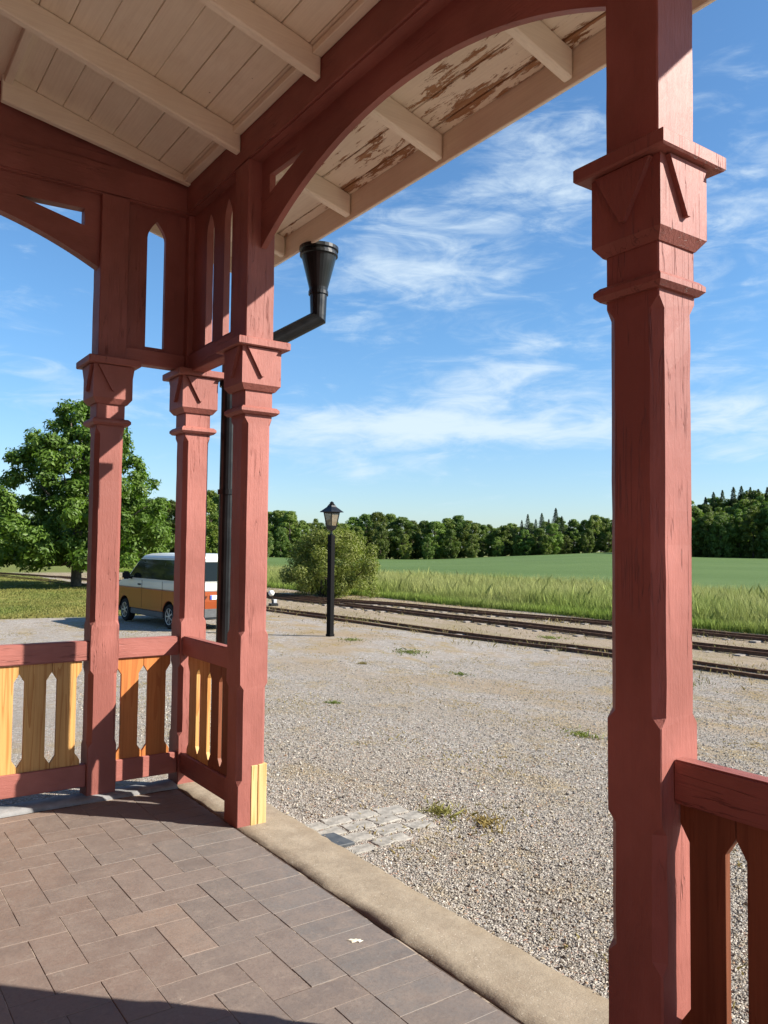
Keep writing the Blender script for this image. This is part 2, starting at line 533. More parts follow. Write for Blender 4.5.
def make_ground():
    xs = np.unique(np.concatenate([np.array([-4000, -2000, -900, -400, -200, -100, -60, -30, -15, -8, -4, -2]),
                                   np.arange(0, 26, 0.4), np.arange(26, 60, 1.5), np.arange(60, 160, 6),
                                   np.array([160, 180, 200, 220, 240, 260, 300, 360, 450, 600, 900, 1600, 3000, 4500])]))
    ys = np.unique(np.concatenate([np.array([-4000, -1500, -600, -300, -150, -80, -40, -20, -10, -5]),
                                   np.arange(-3, 40, 0.4), np.arange(40, 80, 1.5), np.arange(80, 170, 6),
                                   np.array([170, 190, 210, 230, 250, 280, 340, 450, 700, 1200, 2500, 4500])]))
    X, Y = np.meshgrid(xs, ys, indexing='ij')
    Z = gz_(X, Y)
    nx, ny = X.shape
    v = np.stack([X, Y, Z], -1).reshape(-1, 3)
    i, j = np.meshgrid(np.arange(nx - 1), np.arange(ny - 1), indexing='ij')
    a = (i * ny + j).ravel()
    f = np.stack([a, a + ny, a + ny + 1, a + 1], 1)
    b = NB('ground_surface', 0.92, 0.15)
    x, y, z = b.xyz()
    # wobble used to break every boundary
    wob = b.math('MULTIPLY', b.math('SUBTRACT', b.noise(0.35, 6, 0.65), 0.5), 4.0)
    wob2 = b.math('MULTIPLY', b.math('SUBTRACT', b.noise(1.6, 6, 0.65), 0.5), 1.6)
    # --- gravel
    vo = b.voro(62, 'F1'); ve = b.voro(62, 'DISTANCE_TO_EDGE')
    cs = b.t.nodes.new('ShaderNodeSeparateColor'); b.l(vo.outputs['Color'], cs.inputs[0])
    gcol = b.mix(cs.outputs[0], (0.18, 0.16, 0.137), (0.43, 0.39, 0.335))
    vb = b.voro(21, 'F1'); cb = b.t.nodes.new('ShaderNodeSeparateColor'); b.l(vb.outputs['Color'], cb.inputs[0])
    far_m = b.rng(b.math('ADD', x, b.math('MULTIPLY', y, 0.7)), 6.0, 11.0, 0.0, 0.75)
    gfar = b.mix(cb.outputs[0], (0.21, 0.19, 0.165), (0.41, 0.372, 0.322))
    gfar = b.mix(b.rng(cb.outputs[1], 0.86, 0.95), gfar, (0.50, 0.47, 0.42))
    gcol = b.mix(far_m, gcol, gfar)
    gcol = b.mix(b.rng(cs.outputs[1], 0.7, 1.0), gcol, (0.50, 0.465, 0.42))
    gcol = b.mix(b.rng(cs.outputs[2], 0.85, 1.0), gcol, (0.36, 0.22, 0.16))
    gcol = b.mix(b.rng(ve.outputs['Distance'], 0.0, 0.07, 0.5, 0.0), gcol, (0.07, 0.06, 0.05))
    mott = b.noise(0.55, 6, 0.6)
    gcol = b.mix(b.rng(mott, 0.35, 0.7, 0.0, 0.45), gcol, (0.26, 0.23, 0.19))
    # sandy, trodden ground shows through in streaks along the tracks
    sand = b.mix(b.noise(9, 6, 0.7), (0.24, 0.175, 0.105), (0.38, 0.29, 0.185))
    dry = b.mix(b.noise(14, 5, 0.7), (0.24, 0.17, 0.07), (0.36, 0.27, 0.125))
    sm = b.noise(1.0, 7, 0.68, 0.3, b.mp((0.55, 0.28, 1)))
    sandm = b.math('MULTIPLY', b.rng(sm, 0.47, 0.62), b.rng(b.math('ADD', x, wob), 4.5, 9.5, 0.12, 0.85))
    c = b.mix(sandm, gcol, sand)
    dm = b.noise(1.0, 8, 0.72, 0.4, b.mp((1.7, 1.0, 1), loc=(4, 2, 0)))
    drym = b.math('MULTIPLY', b.rng(dm, 0.50, 0.64), b.rng(b.math('ADD', x, wob), 3.0, 10.0, 0.45, 0.8))
    c = b.mix(drym, c, dry)
    # ballast between the tracks
    bal = b.math('MULTIPLY', b.rng(b.math('ADD', x, wob2), 12.6, 13.4), b.rng(b.math('ADD', x, wob2), 20.4, 19.6))
    balc = b.mix(b.rng(b.noise(1, 6, 0.7, 0.2, b.mp((1.6, 0.5, 1))), 0.4, 0.62), (0.27, 0.205, 0.135), (0.20, 0.155, 0.07))
    balc = b.mix(b.rng(cs.outputs[0], 0.2, 0.9, 0.0, 0.45), balc, (0.46, 0.40, 0.34))
    c = b.mix(bal, c, balc)
    # rough grass beyond the tracks and the lawn to the left of the yard
    grass = b.mix(b.noise(0.8, 7, 0.7), (0.065, 0.10, 0.022), (0.20, 0.20, 0.055))
    gm1 = b.rng(b.math('ADD', x, wob2), 20.2, 20.9)
    lawn = b.mix(b.rng(b.noise(1, 7, 0.72, 0.2, b.mp((0.5, 0.9, 1))), 0.38, 0.62), (0.115, 0.15, 0.03), (0.30, 0.25, 0.07))
    lawn_edge = b.math('ADD', y, b.math('MULTIPLY', wob2, 0.9))
    gm2 = b.math('MULTIPLY', b.rng(lawn_edge, 25.0, 25.9), b.rng(b.math('ADD', x, wob2), 12.5, 11.8))
    c = b.mix(gm2, c, lawn)
    far_y = b.rng(b.math('ADD', y, wob), 62, 70)
    c = b.mix(b.math('MAXIMUM', gm1, far_y), c, grass)
    b.color(c)
    hgt = b.math('ADD', b.math('MULTIPLY', b.rng(ve.outputs['Distance'], 0.0, 0.35), 0.6), b.math('MULTIPLY', b.noise(30, 5, 0.7), 0.7))
    b.bump(hgt, 0.9, 0.012)
    o = mesh_np('ground', v, f, b.mat, smooth=True)
    tag(o, 'grey and sandy gravel yard running to grass and fields', 'ground', kind='structure')


make_ground()


def make_field():
    xs = np.concatenate([np.arange(33, 60, 3), np.arange(60, 290, 9)])
    ys = np.arange(-120, 262, 6.0)
    X, Y = np.meshgrid(xs, ys, indexing='ij')
    Z = gz_(X, Y) + 0.28
    Z[0, :] -= 0.6
    nx, ny = X.shape
    v = np.stack([X, Y, Z], -1).reshape(-1, 3)
    i, j = np.meshgrid(np.arange(nx - 1), np.arange(ny - 1), indexing='ij')
    a = (i * ny + j).ravel()
    f = np.stack([a, a + ny, a + ny + 1, a + 1], 1)
    r = np.hypot(v[:, 0], v[:, 1])
    keep = np.all((r < 252)[f], axis=1)
    b = NB('green_crop', 0.85, 0.15)
    n1 = b.noise(0.05, 5, 0.6); n2 = b.noise(1.0, 6, 0.75, 0, b.mp((0.7, 0.16, 1)))
    c = b.mix(b.rng(n1, 0.3, 0.7), (0.074, 0.122, 0.032), (0.094, 0.144, 0.042))
    c = b.mix(b.rng(n2, 0.4, 0.7, 0, 0.4), c, (0.060, 0.100, 0.026))
    b.color(c)
    b.bump(b.noise(3.0, 6, 0.75), 0.5, 0.2)
    o = mesh_np('crop_field', v, f[keep], b.mat, smooth=True)
    tag(o, 'flat green crop field beyond the tracks', 'field', kind='structure')


make_field()


# ------------------------------------------------------------------ pavers and kerb
def make_floor():
    u = 0.16; x1 = 1.728; xk = 2.05
    y_gap = 3.795  # gap row of the column just left of the border
    v, f, cols = [], [], []
    rng = random.Random(3)

    def brick(ax, bx, ay, by):
        g = 0.0008
        ax += g * rng.uniform(.3, 2.0); bx -= g * rng.uniform(.3, 2.0); ay += g * rng.uniform(.3, 2.0); by -= g * rng.uniform(.3, 2.0)
        if bx - ax < 0.02 or by - ay < 0.02: return
        t = rng.gauss(0, 0.0007); e = 0.0018
        tx, ty = rng.gauss(0, 0.0018), rng.gauss(0, 0.0018)
        cx, cy = (ax + bx) / 2, (ay + by) / 2
        k = len(v)
        for (ins, z) in ((0, -0.03), (0, -e), (e, 0)):
            for (px, py) in ((ax + ins, ay + ins), (bx - ins, ay + ins), (bx - ins, by - ins), (ax + ins, by - ins)):
                v.append((px, py, z + (t + tx * (px - cx) + ty * (py - cy) if z > -0.02 else 0)))
        for q in range(2):
            for i in range(4):
                j = (i + 1) % 4
                f.append((k + q * 4 + i, k + q * 4 + j, k + q * 4 + 4 + j, k + q * 4 + 4 + i))
        f.append((k + 8, k + 9, k + 10, k + 11))
        w = rng.random(); s = rng.uniform(0.93, 1.05)
        # pavers near the kerb are greyer, those inside redder
        grey = min(1, max(0, (cx - 1.0) / 0.9 + rng.uniform(-.2, .2)))
        a = np.array((0.170, 0.124, 0.100)); bb = np.array((0.148, 0.131, 0.118)); cc = np.array((0.26, 0.19, 0.145))
        col = (a * (1 - grey) + bb * grey) * s
        if w > 0.94: col = (cc + col) / 2
        for _ in range(12): cols.append(col)

    X0, Y0, Y1 = -1.3, -2.4, 5.33
    i0 = 40
    for i in range(0, 60):
        for j in range(-60, 60):
            ax = x1 - (i0 - i + 1) * u          # left edge of column i; i0 is the column against the border
            if ax < X0 - 2 * u or ax > x1 - 1e-6: continue
            ay = y_gap + (j - (i0 - 1)) * u
            m = (i - j) % 4
            if m == 0: bx0, bx1, by0, by1 = ax, ax + 2 * u, ay, ay + u
            elif m == 2: bx0, bx1, by0, by1 = ax, ax + u, ay - u, ay + u
            else: continue
            bx0, bx1 = max(bx0, X0), min(bx1, x1); by0, by1 = max(by0, Y0), min(by1, Y1)
            if bx1 > bx0 and by1 > by0: brick(bx0, bx1, by0, by1)
        # left halves cut off at the border: column i0 with m==1 belongs to a brick begun in i0-1 (kept)
    y = 2.495
    while y > Y0: y -= u
    while y < Y1:
        brick(x1, xk, max(y, Y0), min(y + u, Y1)); y += u
    b = NB('clay_pavers', 0.68, 0.3)
    n = b.noise(9, 7, 0.7); n2 = b.noise(60, 5, 0.7)
    c = b.mix(b.rng(n, 0.38, 0.70, 0, 0.65), b.attr('tint'), (0.200, 0.158, 0.132))
    c = b.mix(b.rng(n2, 0.45, 0.8, 0, 0.5), c, (0.085, 0.062, 0.052))
    c = b.mix(b.rng(b.noise(3.1, 8, 0.72), 0.48, 0.70, 0, 0.55), c, (0.115, 0.092, 0.080))
    c = b.mix(b.rng(b.noise(16, 6, 0.75, 0.6), 0.56, 0.66, 0, 0.4), c, (0.235, 0.192, 0.158))
    spec = b.noise(35, 3, 0.6)
    c = b.mix(b.rng(spec, 0.72, 0.76, 0, 0.6), c, (0.34, 0.29, 0.23))
    b.color(c)
    b.l(b.rng(n, 0.3, 0.7, 0.55, 0.8), b.p.inputs['Roughness'])
    b.bump(b.math('ADD', b.math('MULTIPLY', n2, 0.5), n), 0.5, 0.004)
    o = mesh_np('porch_floor', np.array(v), np.array(f), b.mat, colors=np.array(cols))
    tag(o, 'brown herringbone clay paving of the porch', 'floor', kind='structure')
    # sand bed under the pavers, seen in the joints
    bed = NB('joint_sand', 0.95, 0.1)
    bed.color(bed.mix(bed.rng(bed.noise(3.5, 6, 0.75), 0.48, 0.62), (0.07, 0.05, 0.04), (0.36, 0.295, 0.23)))
    o = MB().box(X0, xk + .006, Y0, Y1 + .03, -0.09, -0.0018).build('floor_bed', bed.mat)
    tag(o, 'sand bed in the joints of the paving', 'floor', kind='structure')


make_floor()


def make_kerb():
    b = NB('worn_concrete', 0.9, 0.2)
    n = b.noise(6, 7, 0.7); n2 = b.noise(120, 4, 0.7)
    c = b.mix(b.rng(n, 0.3, 0.7), (0.225, 0.183, 0.132), (0.305, 0.256, 0.190))
    c = b.mix(b.rng(n2, 0.5, 0.75, 0, 0.5), c, (0.22, 0.175, 0.13))
    c = b.mix(b.rng(b.noise(2.5, 6, 0.7), 0.55, 0.75, 0, 0.5), c, (0.28, 0.22, 0.16))
    sp = b.noise(26, 3, 0.6)
    c = b.mix(b.rng(sp, 0.73, 0.76, 0, .8), c, (0.62, 0.58, 0.52))
    b.color(c)
    c = b.mix(b.rng(b.noise(45, 6, 0.75), 0.5, 0.7, 0, 0.55), c, (0.17, 0.135, 0.098))
    c = b.mix(b.rng(b.noise(90, 2, 0.5), 0.66, 0.7, 0, 0.7), c, (0.44, 0.39, 0.32))
    kx = b.xyz()[0]
    wo_ = b.math('MULTIPLY', b.math('SUBTRACT', b.noise(4, 7, 0.75), 0.5), 0.32)
    c = b.mix(b.rng(b.math('ADD', kx, wo_), 2.30, 2.48, 0, 0.75), c, (0.19, 0.145, 0.095))
    c = b.mix(b.rng(b.math('ADD', kx, b.math('MULTIPLY', wo_, 0.4)), 2.085, 2.06, 0, 0.7), c, (0.13, 0.10, 0.07))
    c = b.mix(b.rng(b.noise(1.3, 8, 0.75, 0.5), 0.52, 0.66, 0, 0.45), c, (0.17, 0.14, 0.105))
    b.color(c)
    b.bump(b.math('ADD', b.math('MULTIPLY', n2, 0.7), b.math('ADD', n, b.noise(24, 5, 0.7))), 0.42, 0.006)
    rng = np.random.default_rng(5)
    # front kerb: a grid with an irregular outer edge
    ys = np.arange(-3.0, 5.62, 0.06)
    prof = [(0.0, -0.12), (0.0, -0.004), (0.006, 0.002), (0.10, 0.003), (0.2, 0.002), (0.31, -0.001), (0.385, -0.006), (0.41, -0.018), (0.43, -0.05), (0.45, -0.13)]
    v = []
    wob = np.cumsum(rng.normal(0, 0.004, len(ys))); wob -= np.linspace(wob[0], wob[-1], len(ys))
    for k, y in enumerate(ys):
        for q, (dx, z) in enumerate(prof):
            t = q / (len(prof) - 1)
            v.append((2.064 + dx + wob[k] * t + rng.normal(0, 0.0025 if q else 0.0015) , y, z + rng.normal(0, 0.0015)))
    m = len(prof)
    f = [(k * m + q, k * m + q + 1, (k + 1) * m + q + 1, (k + 1) * m + q) for k in range(len(ys) - 1) for q in range(m - 1)]
    o = mesh_np('kerb', np.array(v), np.array(f), b.mat, smooth=True)
    tag(o, 'worn sandy concrete kerb along the porch front', 'kerb', kind='structure')
    # side kerb under the left railing
    xs = np.arange(-1.3, 2.062, 0.06)
    v = []
    prof2 = [(5.345, -0.12), (5.347, 0.006), (5.362, 0.022), (5.45, 0.024), (5.53, 0.018), (5.585, 0.0), (5.60, -0.12)]
    for k, x in enumerate(xs):
        for q, (y, z) in enumerate(prof2):
            v.append((x, y + rng.normal(0, 0.002), z + rng.normal(0, 0.0015)))
    m = len(prof2)
    f = [(k * m + q, k * m + q + 1, (k + 1) * m + q + 1, (k + 1) * m + q) for k in range(len(xs) - 1) for q in range(m - 1)]
    st = plain('grey_kerb_stone', (0.20, 0.20, 0.20), 0.85, 0, 0.2, 0.25, 9, 0.5)
    o = mesh_np('side_kerb', np.array(v), np.array(f), st, smooth=True)
    tag(o, 'grey stone kerb under the left railing', 'kerb', kind='structure')


make_kerb()

# ------------------------------------------------------------------ the porch
porch = empty('station_porch', (0, 0, 0))
tag(porch, 'open timber porch with red posts, low railings and pale boarded ceiling', 'porch')


def post(x0, x1, y0, y1, top=4.0, repair=False, low=0.33, cap=None):
    jr = random.Random(int((x0 * 7 + y0) * 1000))

    def ring(z, c):
        a, b_ = c * 0.88, c * 1.14      # cut a little deeper on the broad faces
        q = [(x0 + a, y0), (x1 - a, y0), (x1, y0 + b_), (x1, y1 - b_), (x1 - a, y1), (x0 + a, y1), (x0, y1 - b_), (x0, y0 + b_)]
        return [(u + jr.gauss(0, .0007), v + jr.gauss(0, .0007), z) for u, v in q]
    e = 0.004
    key = [(-0.01, e), (low, e), (low + .03, .03), (0.80, .03), (0.83, e), (1.115, e), (1.145, .03), (2.385, .03), (2.42, e), (2.86, e), (top, e)]
    rings = []
    for (za, ca), (zb, cb_) in zip(key[:-1], key[1:]):
        k = max(1, int((zb - za) / 0.10)) if ca == cb_ else 1
        for q in range(k):
            rings.append(ring(za + (zb - za) * q / k, ca + (cb_ - ca) * q / k))
    rings.append(ring(*key[-1]))
    mb = MB().loft(rings)
    p = mb.build('post', RED_WORN if repair else RED['z'], porch)

    if cap: x0, x1, y0, y1 = cap

    def band(d, z0, z1, bevel_lo=0.0, bevel_hi=0.0):
        def sq(o, z): return [(x0 - o, y0 - o, z), (x1 + o, y0 - o, z), (x1 + o, y1 + o, z), (x0 - o, y1 + o, z)]
        return [sq(d - bevel_lo, z0), sq(d, z0 + bevel_lo), sq(d, z1 - bevel_hi), sq(d - bevel_hi, z1)]
    c = MB()
    c.loft(band(0.034, 2.444, 2.490, 0.015, 0.015))
    b1 = band(0.037, 2.588, 2.842, 0.0, 0.0)
    b1[0] = [(x0 - .012, y0 - .012, 2.588), (x1 + .012, y0 - .012, 2.588), (x1 + .012, y1 + .012, 2.588), (x0 - .012, y1 + .012, 2.588)]
    b1[1] = [(a[0], a[1], 2.622) for a in b1[1]]
    c.loft(b1)
    fl = band(0.079, 2.8425, 2.892, 0.006, 0.006)
    c.loft(fl)
    # raised V-shaped blocks on the four faces of the capital
    o = 0.037; t = 0.018
    for (a, bq, axis, s, f_) in ((x0, x1, 'y', -1, y0 - o), (x0, x1, 'y', 1, y1 + o), (y0, y1, 'x', -1, x0 - o), (y0, y1, 'x', 1, x1 + o)):
        w = bq - a + 2 * o; mid = (a + bq) / 2
        tri = [(a - o + 0.10 * w, 2.838), (bq + o - 0.10 * w, 2.838), (mid + 0.03 * w, 2.668), (mid - 0.03 * w, 2.668)]
        c.prism(tri, axis, f_ - s * 0.002, f_ + s * t)
    c.build('capital', RED['z'], p, bevel=0.003)
    if repair:
        r_ = MB().box(x0 + .085, x0 + .126, y0 - .004, y0 + .09, -0.003, 0.350).box(x0 + .129, x1 + .004, y0 - .004, y0 + .09, -0.003, 0.352)
        ro = r_.build('repair_block', PINE_BLOCK, p, bevel=0.003)
        tag(ro, 'bare yellow pine block let into the red post foot')
    return p


YB = [1.50, 4.40]                     # posts of the front
post(2.06, 2.243, 4.40, 4.59, repair=True, low=0.24)
post(2.06, 2.243, 1.497, 1.697, low=0.40, cap=(2.066, 2.228, 1.504, 1.692))
post(2.06, 2.225, -1.40, -1.21)
post(2.085, 2.272, 5.42, 5.605)        # corner
post(1.475, 1.66, 5.42, 5.585)        # left side
post(-1.27, -1.085, 5.42, 5.585)

# --- railings
def slat_outline(a, b_, z0=0.20, z1=0.905):
    n = 0.031
    pts = [(a, z0), (a, 0.255), (a + n, 0.302), (a + n, 0.782), (a, 0.832), (a, z1)]
    pts += [(b_, z1), (b_, 0.832), (b_ - n, 0.782), (b_ - n, 0.302), (b_, 0.255), (b_, z0)]
    return pts


def railing(axis, a, b_, f0, seams, mats, label=None):
    """axis: the direction the railing runs; f0: inner face of the rails, thickness outward"""
    rl = empty('railing', (0, 0, 0)); rl.parent = porch
    if label: rl['label'] = label
    other = f0 + 0.062
    s0, s1 = f0 + 0.020, f0 + 0.045

    def bx(p0, p1, q0, q1, z0, z1):
        return MB().box(p0, p1, q0, q1, z0, z1) if axis == 'x' else MB().box(q0, q1, p0, p1, z0, z1)
    bx(a, b_, f0, other, 0.890, 1.020).build('top_rail', RED[axis], rl, bevel=0.006, seg=2)
    bx(a, b_, f0, other, 0.080, 0.222).build('bottom_rail', RED[axis], rl, bevel=0.005)
    for k in range(len(seams) - 1):
        p, q = sorted((seams[k], seams[k + 1]))
        m = MB().prism(slat_outline(p + .0015, q - .0015), 'y' if axis == 'x' else 'x', s0, s1)
        m.build('slat', mats[min(k, len(mats) - 1)], rl, bevel=0.0012)
    return rl


railing('x', -1.085, 1.475, 5.44, [1.437, 1.252, 1.058, 0.863, 0.668, 0.475, 0.28, 0.086, -0.108, -0.30, -0.50, -0.69, -0.885, -1.08], [PINE])
railing('x', 1.66, 2.085, 5.44, [1.662, 1.843, 2.033], [STAIN])
railing('y', 4.59, 5.42, 2.10, [5.36, 5.17, 4.985, 4.80, 4.612], [PINE, PINE, BROWN, BROWN])
railing('y', -1.21, 1.50, 2.12, [1.492, 1.312, 1.127, 0.942, 0.757, 0.572, 0.387, 0.20, 0.015, -0.17, -0.355, -0.54, -0.725, -0.91, -1.09, -1.205], [BROWN])

# --- beams
MB().box(2.06, 2.225, -2.4, 5.42, 4.0, 4.215).build('beam', RED['y'], porch, bevel=0.014, seg=2)
MB().box(-1.27, 2.27, 5.421, 5.585, 4.0, 4.213).build('beam', RED['x'], porch, bevel=0.014, seg=2)


def arch_board(axis, y_lo, y_hi, f0, f1, mid, half_out):
    """spandrel board under a beam: circular lower edge and a triangular hole near each post"""
    Rr, zc_ = 2.70, 1.13
    ztop = 4.0
    n = 24
    half = (y_hi - y_lo) / 2
    lower = [(mid + half * math.sin(t * math.pi / 2) , 0) for t in np.linspace(-1, 1, 2 * n + 1)]
    lower = [(p, zc_ + math.sqrt(Rr * Rr - (p - mid) ** 2)) for p, _ in lower]
    me = bpy.data.meshes.new('arch_board')
    bm = bmesh.new()

    def P(q, f):
        return (q[0], f, q[1]) if axis == 'x' else (f, q[0], q[1])
    h0, h1 = half - 0.10, half - 0.53
    hole = lambda s: [(mid + s * h0, 3.772), (mid + s * h0, 3.888), (mid + s * h1, 3.872)]
    loops = [lower + [(y_hi, ztop), (y_lo, ztop)]]
    loops += [hole(-1), hole(1)]
    edges = []
    for lp in loops:
        vv = [bm.verts.new(P(q, f0)) for q in lp]
        for i in range(len(vv)): edges.append(bm.edges.new((vv[i], vv[(i + 1) % len(vv)])))
    bmesh.ops.triangle_fill(bm, edges=edges, use_beauty=True, use_dissolve=False)
    ret = bmesh.ops.extrude_face_region(bm, geom=list(bm.faces))
    dv = Vector(P((0, 0), f1 - f0))
    bmesh.ops.translate(bm, vec=dv, verts=[g for g in ret['geom'] if isinstance(g, bmesh.types.BMVert)])
    bmesh.ops.recalc_face_normals(bm, faces=bm.faces)
    bm.to_mesh(me); bm.free()
    return link_mesh('arch_board', me, RED[axis], porch)


arch_board('y', 1.697, 4.40, 2.148, 2.185, 3.045, 1.355)
arch_board('y', -1.21, 1.50, 2.148, 2.185, 0.145, 1.355)
arch_board('x', -1.085, 1.475, 5.465, 5.545, 0.195, 1.28)


def slot_panel(axis, a, b_, f0, f1, slots):
    """boards with pointed-arch slots between transom and beam"""
    me = bpy.data.meshes.new('slot_panel'); bm = bmesh.new()

    def P(q, f):
        return (q[0], f, q[1]) if axis == 'x' else (f, q[0], q[1])
    loops = [[(a, 2.99), (b_, 2.99), (b_, 4.01), (a, 4.01)]]
    for (s0, s1) in slots:
        w = s1 - s0; m = (s0 + s1) / 2
        lp = [(s0, 3.028), (s1, 3.028)]
        for t in np.linspace(0, 1, 7): lp.append((s1 - (w / 2) * t ** 1.7, 3.80 + 0.125 * t))
        for t in np.linspace(1, 0, 7)[1:]: lp.append((s0 + (w / 2) * t ** 1.7, 3.80 + 0.125 * t))
        loops.append(lp)
    edges = []
    for lp in loops:
        vv = [bm.verts.new(P(q, f0)) for q in lp]
        for i in range(len(vv)): edges.append(bm.edges.new((vv[i], vv[(i + 1) % len(vv)])))
    bmesh.ops.triangle_fill(bm, edges=edges, use_beauty=True, use_dissolve=False)
    ret = bmesh.ops.extrude_face_region(bm, geom=list(bm.faces))
    bmesh.ops.translate(bm, vec=Vector(P((0, 0), f1 - f0)), verts=[g for g in ret['geom'] if isinstance(g, bmesh.types.BMVert)])
    bmesh.ops.recalc_face_normals(bm, faces=bm.faces)
    bm.to_mesh(me); bm.free()
    return link_mesh('slot_panel', me, RED['z'], porch)


slot_panel('x', 1.66, 2.085, 5.488, 5.525, [(1.808, 1.940)])
slot_panel('y', 4.59, 5.42, 2.125, 2.168, [(5.07, 5.19), (4.775, 4.895)])
MB().box(1.66, 2.085, 5.455, 5.55, 2.895, 3.0).build('transom', RED['x'], porch, bevel=0.006)
MB().box(2.095, 2.195, 4.59, 5.42, 2.870, 3.0).build('transom', RED['y'], porch, bevel=0.006)

# --- roof
ZS = 0.265


def zc_at(x): return 4.235 + ZS * (2.05 - x)


YR0, YR1 = -2.4, 6.15
XW = -1.30
MBc = MB()
k = 0
x = 2.855
edges_x = []
xx = 2.79
while xx > XW:
    edges_x.append(xx); xx -= 0.16
edges_x = [2.858] + edges_x + [XW]
rb = random.Random(11)
inner, outer = MB(), MB()
for a_, b_ in zip(edges_x[:-1], edges_x[1:]):
    g = rb.choice((0.0008, 0.0015, 0.003, 0.0035))
    x_hi, x_lo = a_ - g, b_ + g
    tgt = outer if x_lo > 2.2 else inner
    dz = rb.uniform(0, 0.003)
    pts = []
    for zoff in (0, 0.022):
        for y in (YR0, YR1):
            for xq in (x_lo, x_hi):
                pts.append((xq, y, zc_at(xq) + zoff + dz))
    tgt.hexa(pts)
roof = empty('roof', (0, 0, 0)); roof.parent = porch
inner.build('ceiling_boards', PALE['y'], roof, bevel=0.003)
so = outer.build('soffit_boards', PALE_PEEL, roof, bevel=0.003)
so['label'] = 'pale soffit boards with large flakes of paint gone'
for yc in (4.57, 3.595, 2.62, 1.645, 0.67, -0.305, -1.28, 5.50):
    w = 0.0275; yc -= 0.0225
    # inner rafter stops against the beam, outer tail carries on to the fascia
    for (xa, xb) in ((XW, 2.058), (2.227, 2.850)):
        if yc > 5.4 and xa < 2: continue
        sh = 0.0 if xa < 2 else -0.03
        pts = []
        for (zo) in (-0.148, -0.0005):
            for y in (yc + sh - w, yc + sh + w):
                for xq in (xa, xb):
                    pts.append((xq, y, zc_at(xq) + zo))
        MB().hexa(pts).build('rafter', PALE['x'], roof, bevel=0.008)
# trim strip along the top of the front beam, and the sloping board on the gable
pts = [(xq, y, z) for z in (4.2, 4.232) for y in (YR0, 5.33) for xq in (2.0, 2.056)]
for i, yc in enumerate((4.57, 3.595, 2.62, 1.645, 0.67, -0.305, -1.28)):
    hi = 5.335 if i == 0 else (4.57, 3.595, 2.62, 1.645, 0.67, -0.305, -1.28)[i - 1] - 0.052
    MB().box(2.0, 2.057, yc + 0.052, hi, 4.195, 4.2355).build('trim_strip', PALE['y'], roof, bevel=0.004)
pts = []
for zo in (-0.165, -0.001):
    for y in (5.34, 5.385):
        for xq in (0.83, 2.057):
            pts.append((xq, y, zc_at(xq) + zo * (0.30 + 0.70 * (2.057 - xq) / 1.2) if zo < -0.01 else zc_at(xq) + zo))
MB().hexa(pts).build('gable_board', PALE['x'], roof, bevel=0.004)
MB().hexa([(xq, y, zc_at(xq) + zo) for zo in (-0.05, -0.001) for y in (4.62, 5.338) for xq in (0.84, 0.885)]).build('trim_strip', PALE['y'], roof, bevel=0.004)
# red boarding closing the gable above the side beam
MB().prism([(XW, 4.2), (2.05, 4.2), (2.05, zc_at(2.05) + .02), (XW, zc_at(XW) + .02)], 'y', 5.44, 5.48).build('gable_boarding', RED['x'], porch)
MB().box(2.858, 2.882, YR0, YR1, 3.858, 4.06).build('fascia', PALE_TRIM, roof, bevel=0.004)
MB().hexa([(xq, y, zc_at(xq) + zo) for zo in (-0.12, 0.05) for y in (YR1, YR1 + 0.025) for xq in (XW, 2.882)]).build('bargeboard', PALE['x'], roof, bevel=0.003)
# tarred felt roof covering
felt = plain('dark_roofing', (0.05, 0.045, 0.045), 0.8)
MB().hexa([(xq, y, zc_at(xq) + zo) for zo in (0.03, 0.07) for y in (YR0, YR1 + 0.05) for xq in (XW, 2.92)]).build('roof_covering', felt, roof)
# half-round gutter behind the fascia line
gut = MB()
n = 10
gr, gx0, gz0 = 0.062, 2.950, 4.075
rings = []
for y in (YR0, 5.25):
    ring = [(gx0 + gr * math.cos(t), y, gz0 + gr * math.sin(t)) for t in np.linspace(math.pi, 2 * math.pi, n)]
    ring += [(gx0 + (gr - .006) * math.cos(t), y, gz0 + (gr - .006) * math.sin(t)) for t in np.linspace(2 * math.pi, math.pi, n)]
    rings.append(ring)
gut.loft(rings)
gut.build('gutter', BLACK_METAL, roof)

# --- rainwater funnel and downpipe
dp = empty('downpipe', (0, 0, 0)); dp.parent = porch
HX, HY = 2.975, 5.12
fun = MB().lathe([(0.066, 3.525), (0.07, 3.57), (0.128, 3.80), (0.130, 3.805), (0.142, 3.81), (0.142, 3.828), (0.134, 3.832),
                  (0.134, 3.844), (0.146, 3.85), (0.146, 3.875), (0.138, 3.875), (0.125, 3.80), (0.055, 3.57)], (HX, HY), 28)
fun.build('funnel', BLACK_METAL, dp)
PX, PY = 2.40, 5.385
pp = MB()
pp.tube([(HX, HY, 3.55), (HX, HY, 3.345), (PX, PY, 2.975), (PX, PY, 0.12), (PX + 0.05, PY - .02, -0.10)], 0.066, 20)
pp.build('pipe', BLACK_METAL, dp)
for z in (2.02, 0.9, 2.8): MB().tube([(PX, PY, z), (PX, PY, z + 0.035)], 0.072, 20).build('pipe_collar', BLACK_METAL, dp)
MB().tube([(HX, HY, 3.52), (HX, HY, 3.545)], 0.074, 20).build('pipe_collar', BLACK_METAL, dp)

# --- station wall behind the photographer carries the roof
wall = empty('station_building', (-1.4, 1.5, 0))
tag(wall, 'red boarded station wall at the back of the porch', 'building')
ww = MB()
yy = -6.0
while yy < 9.0:
    ww.box(0.0, 0.08, yy - 1.5 + .004, yy - 1.5 + .176, -0.1, 5.1); yy += 0.18
ww.build('wall', RED['z'], wall)

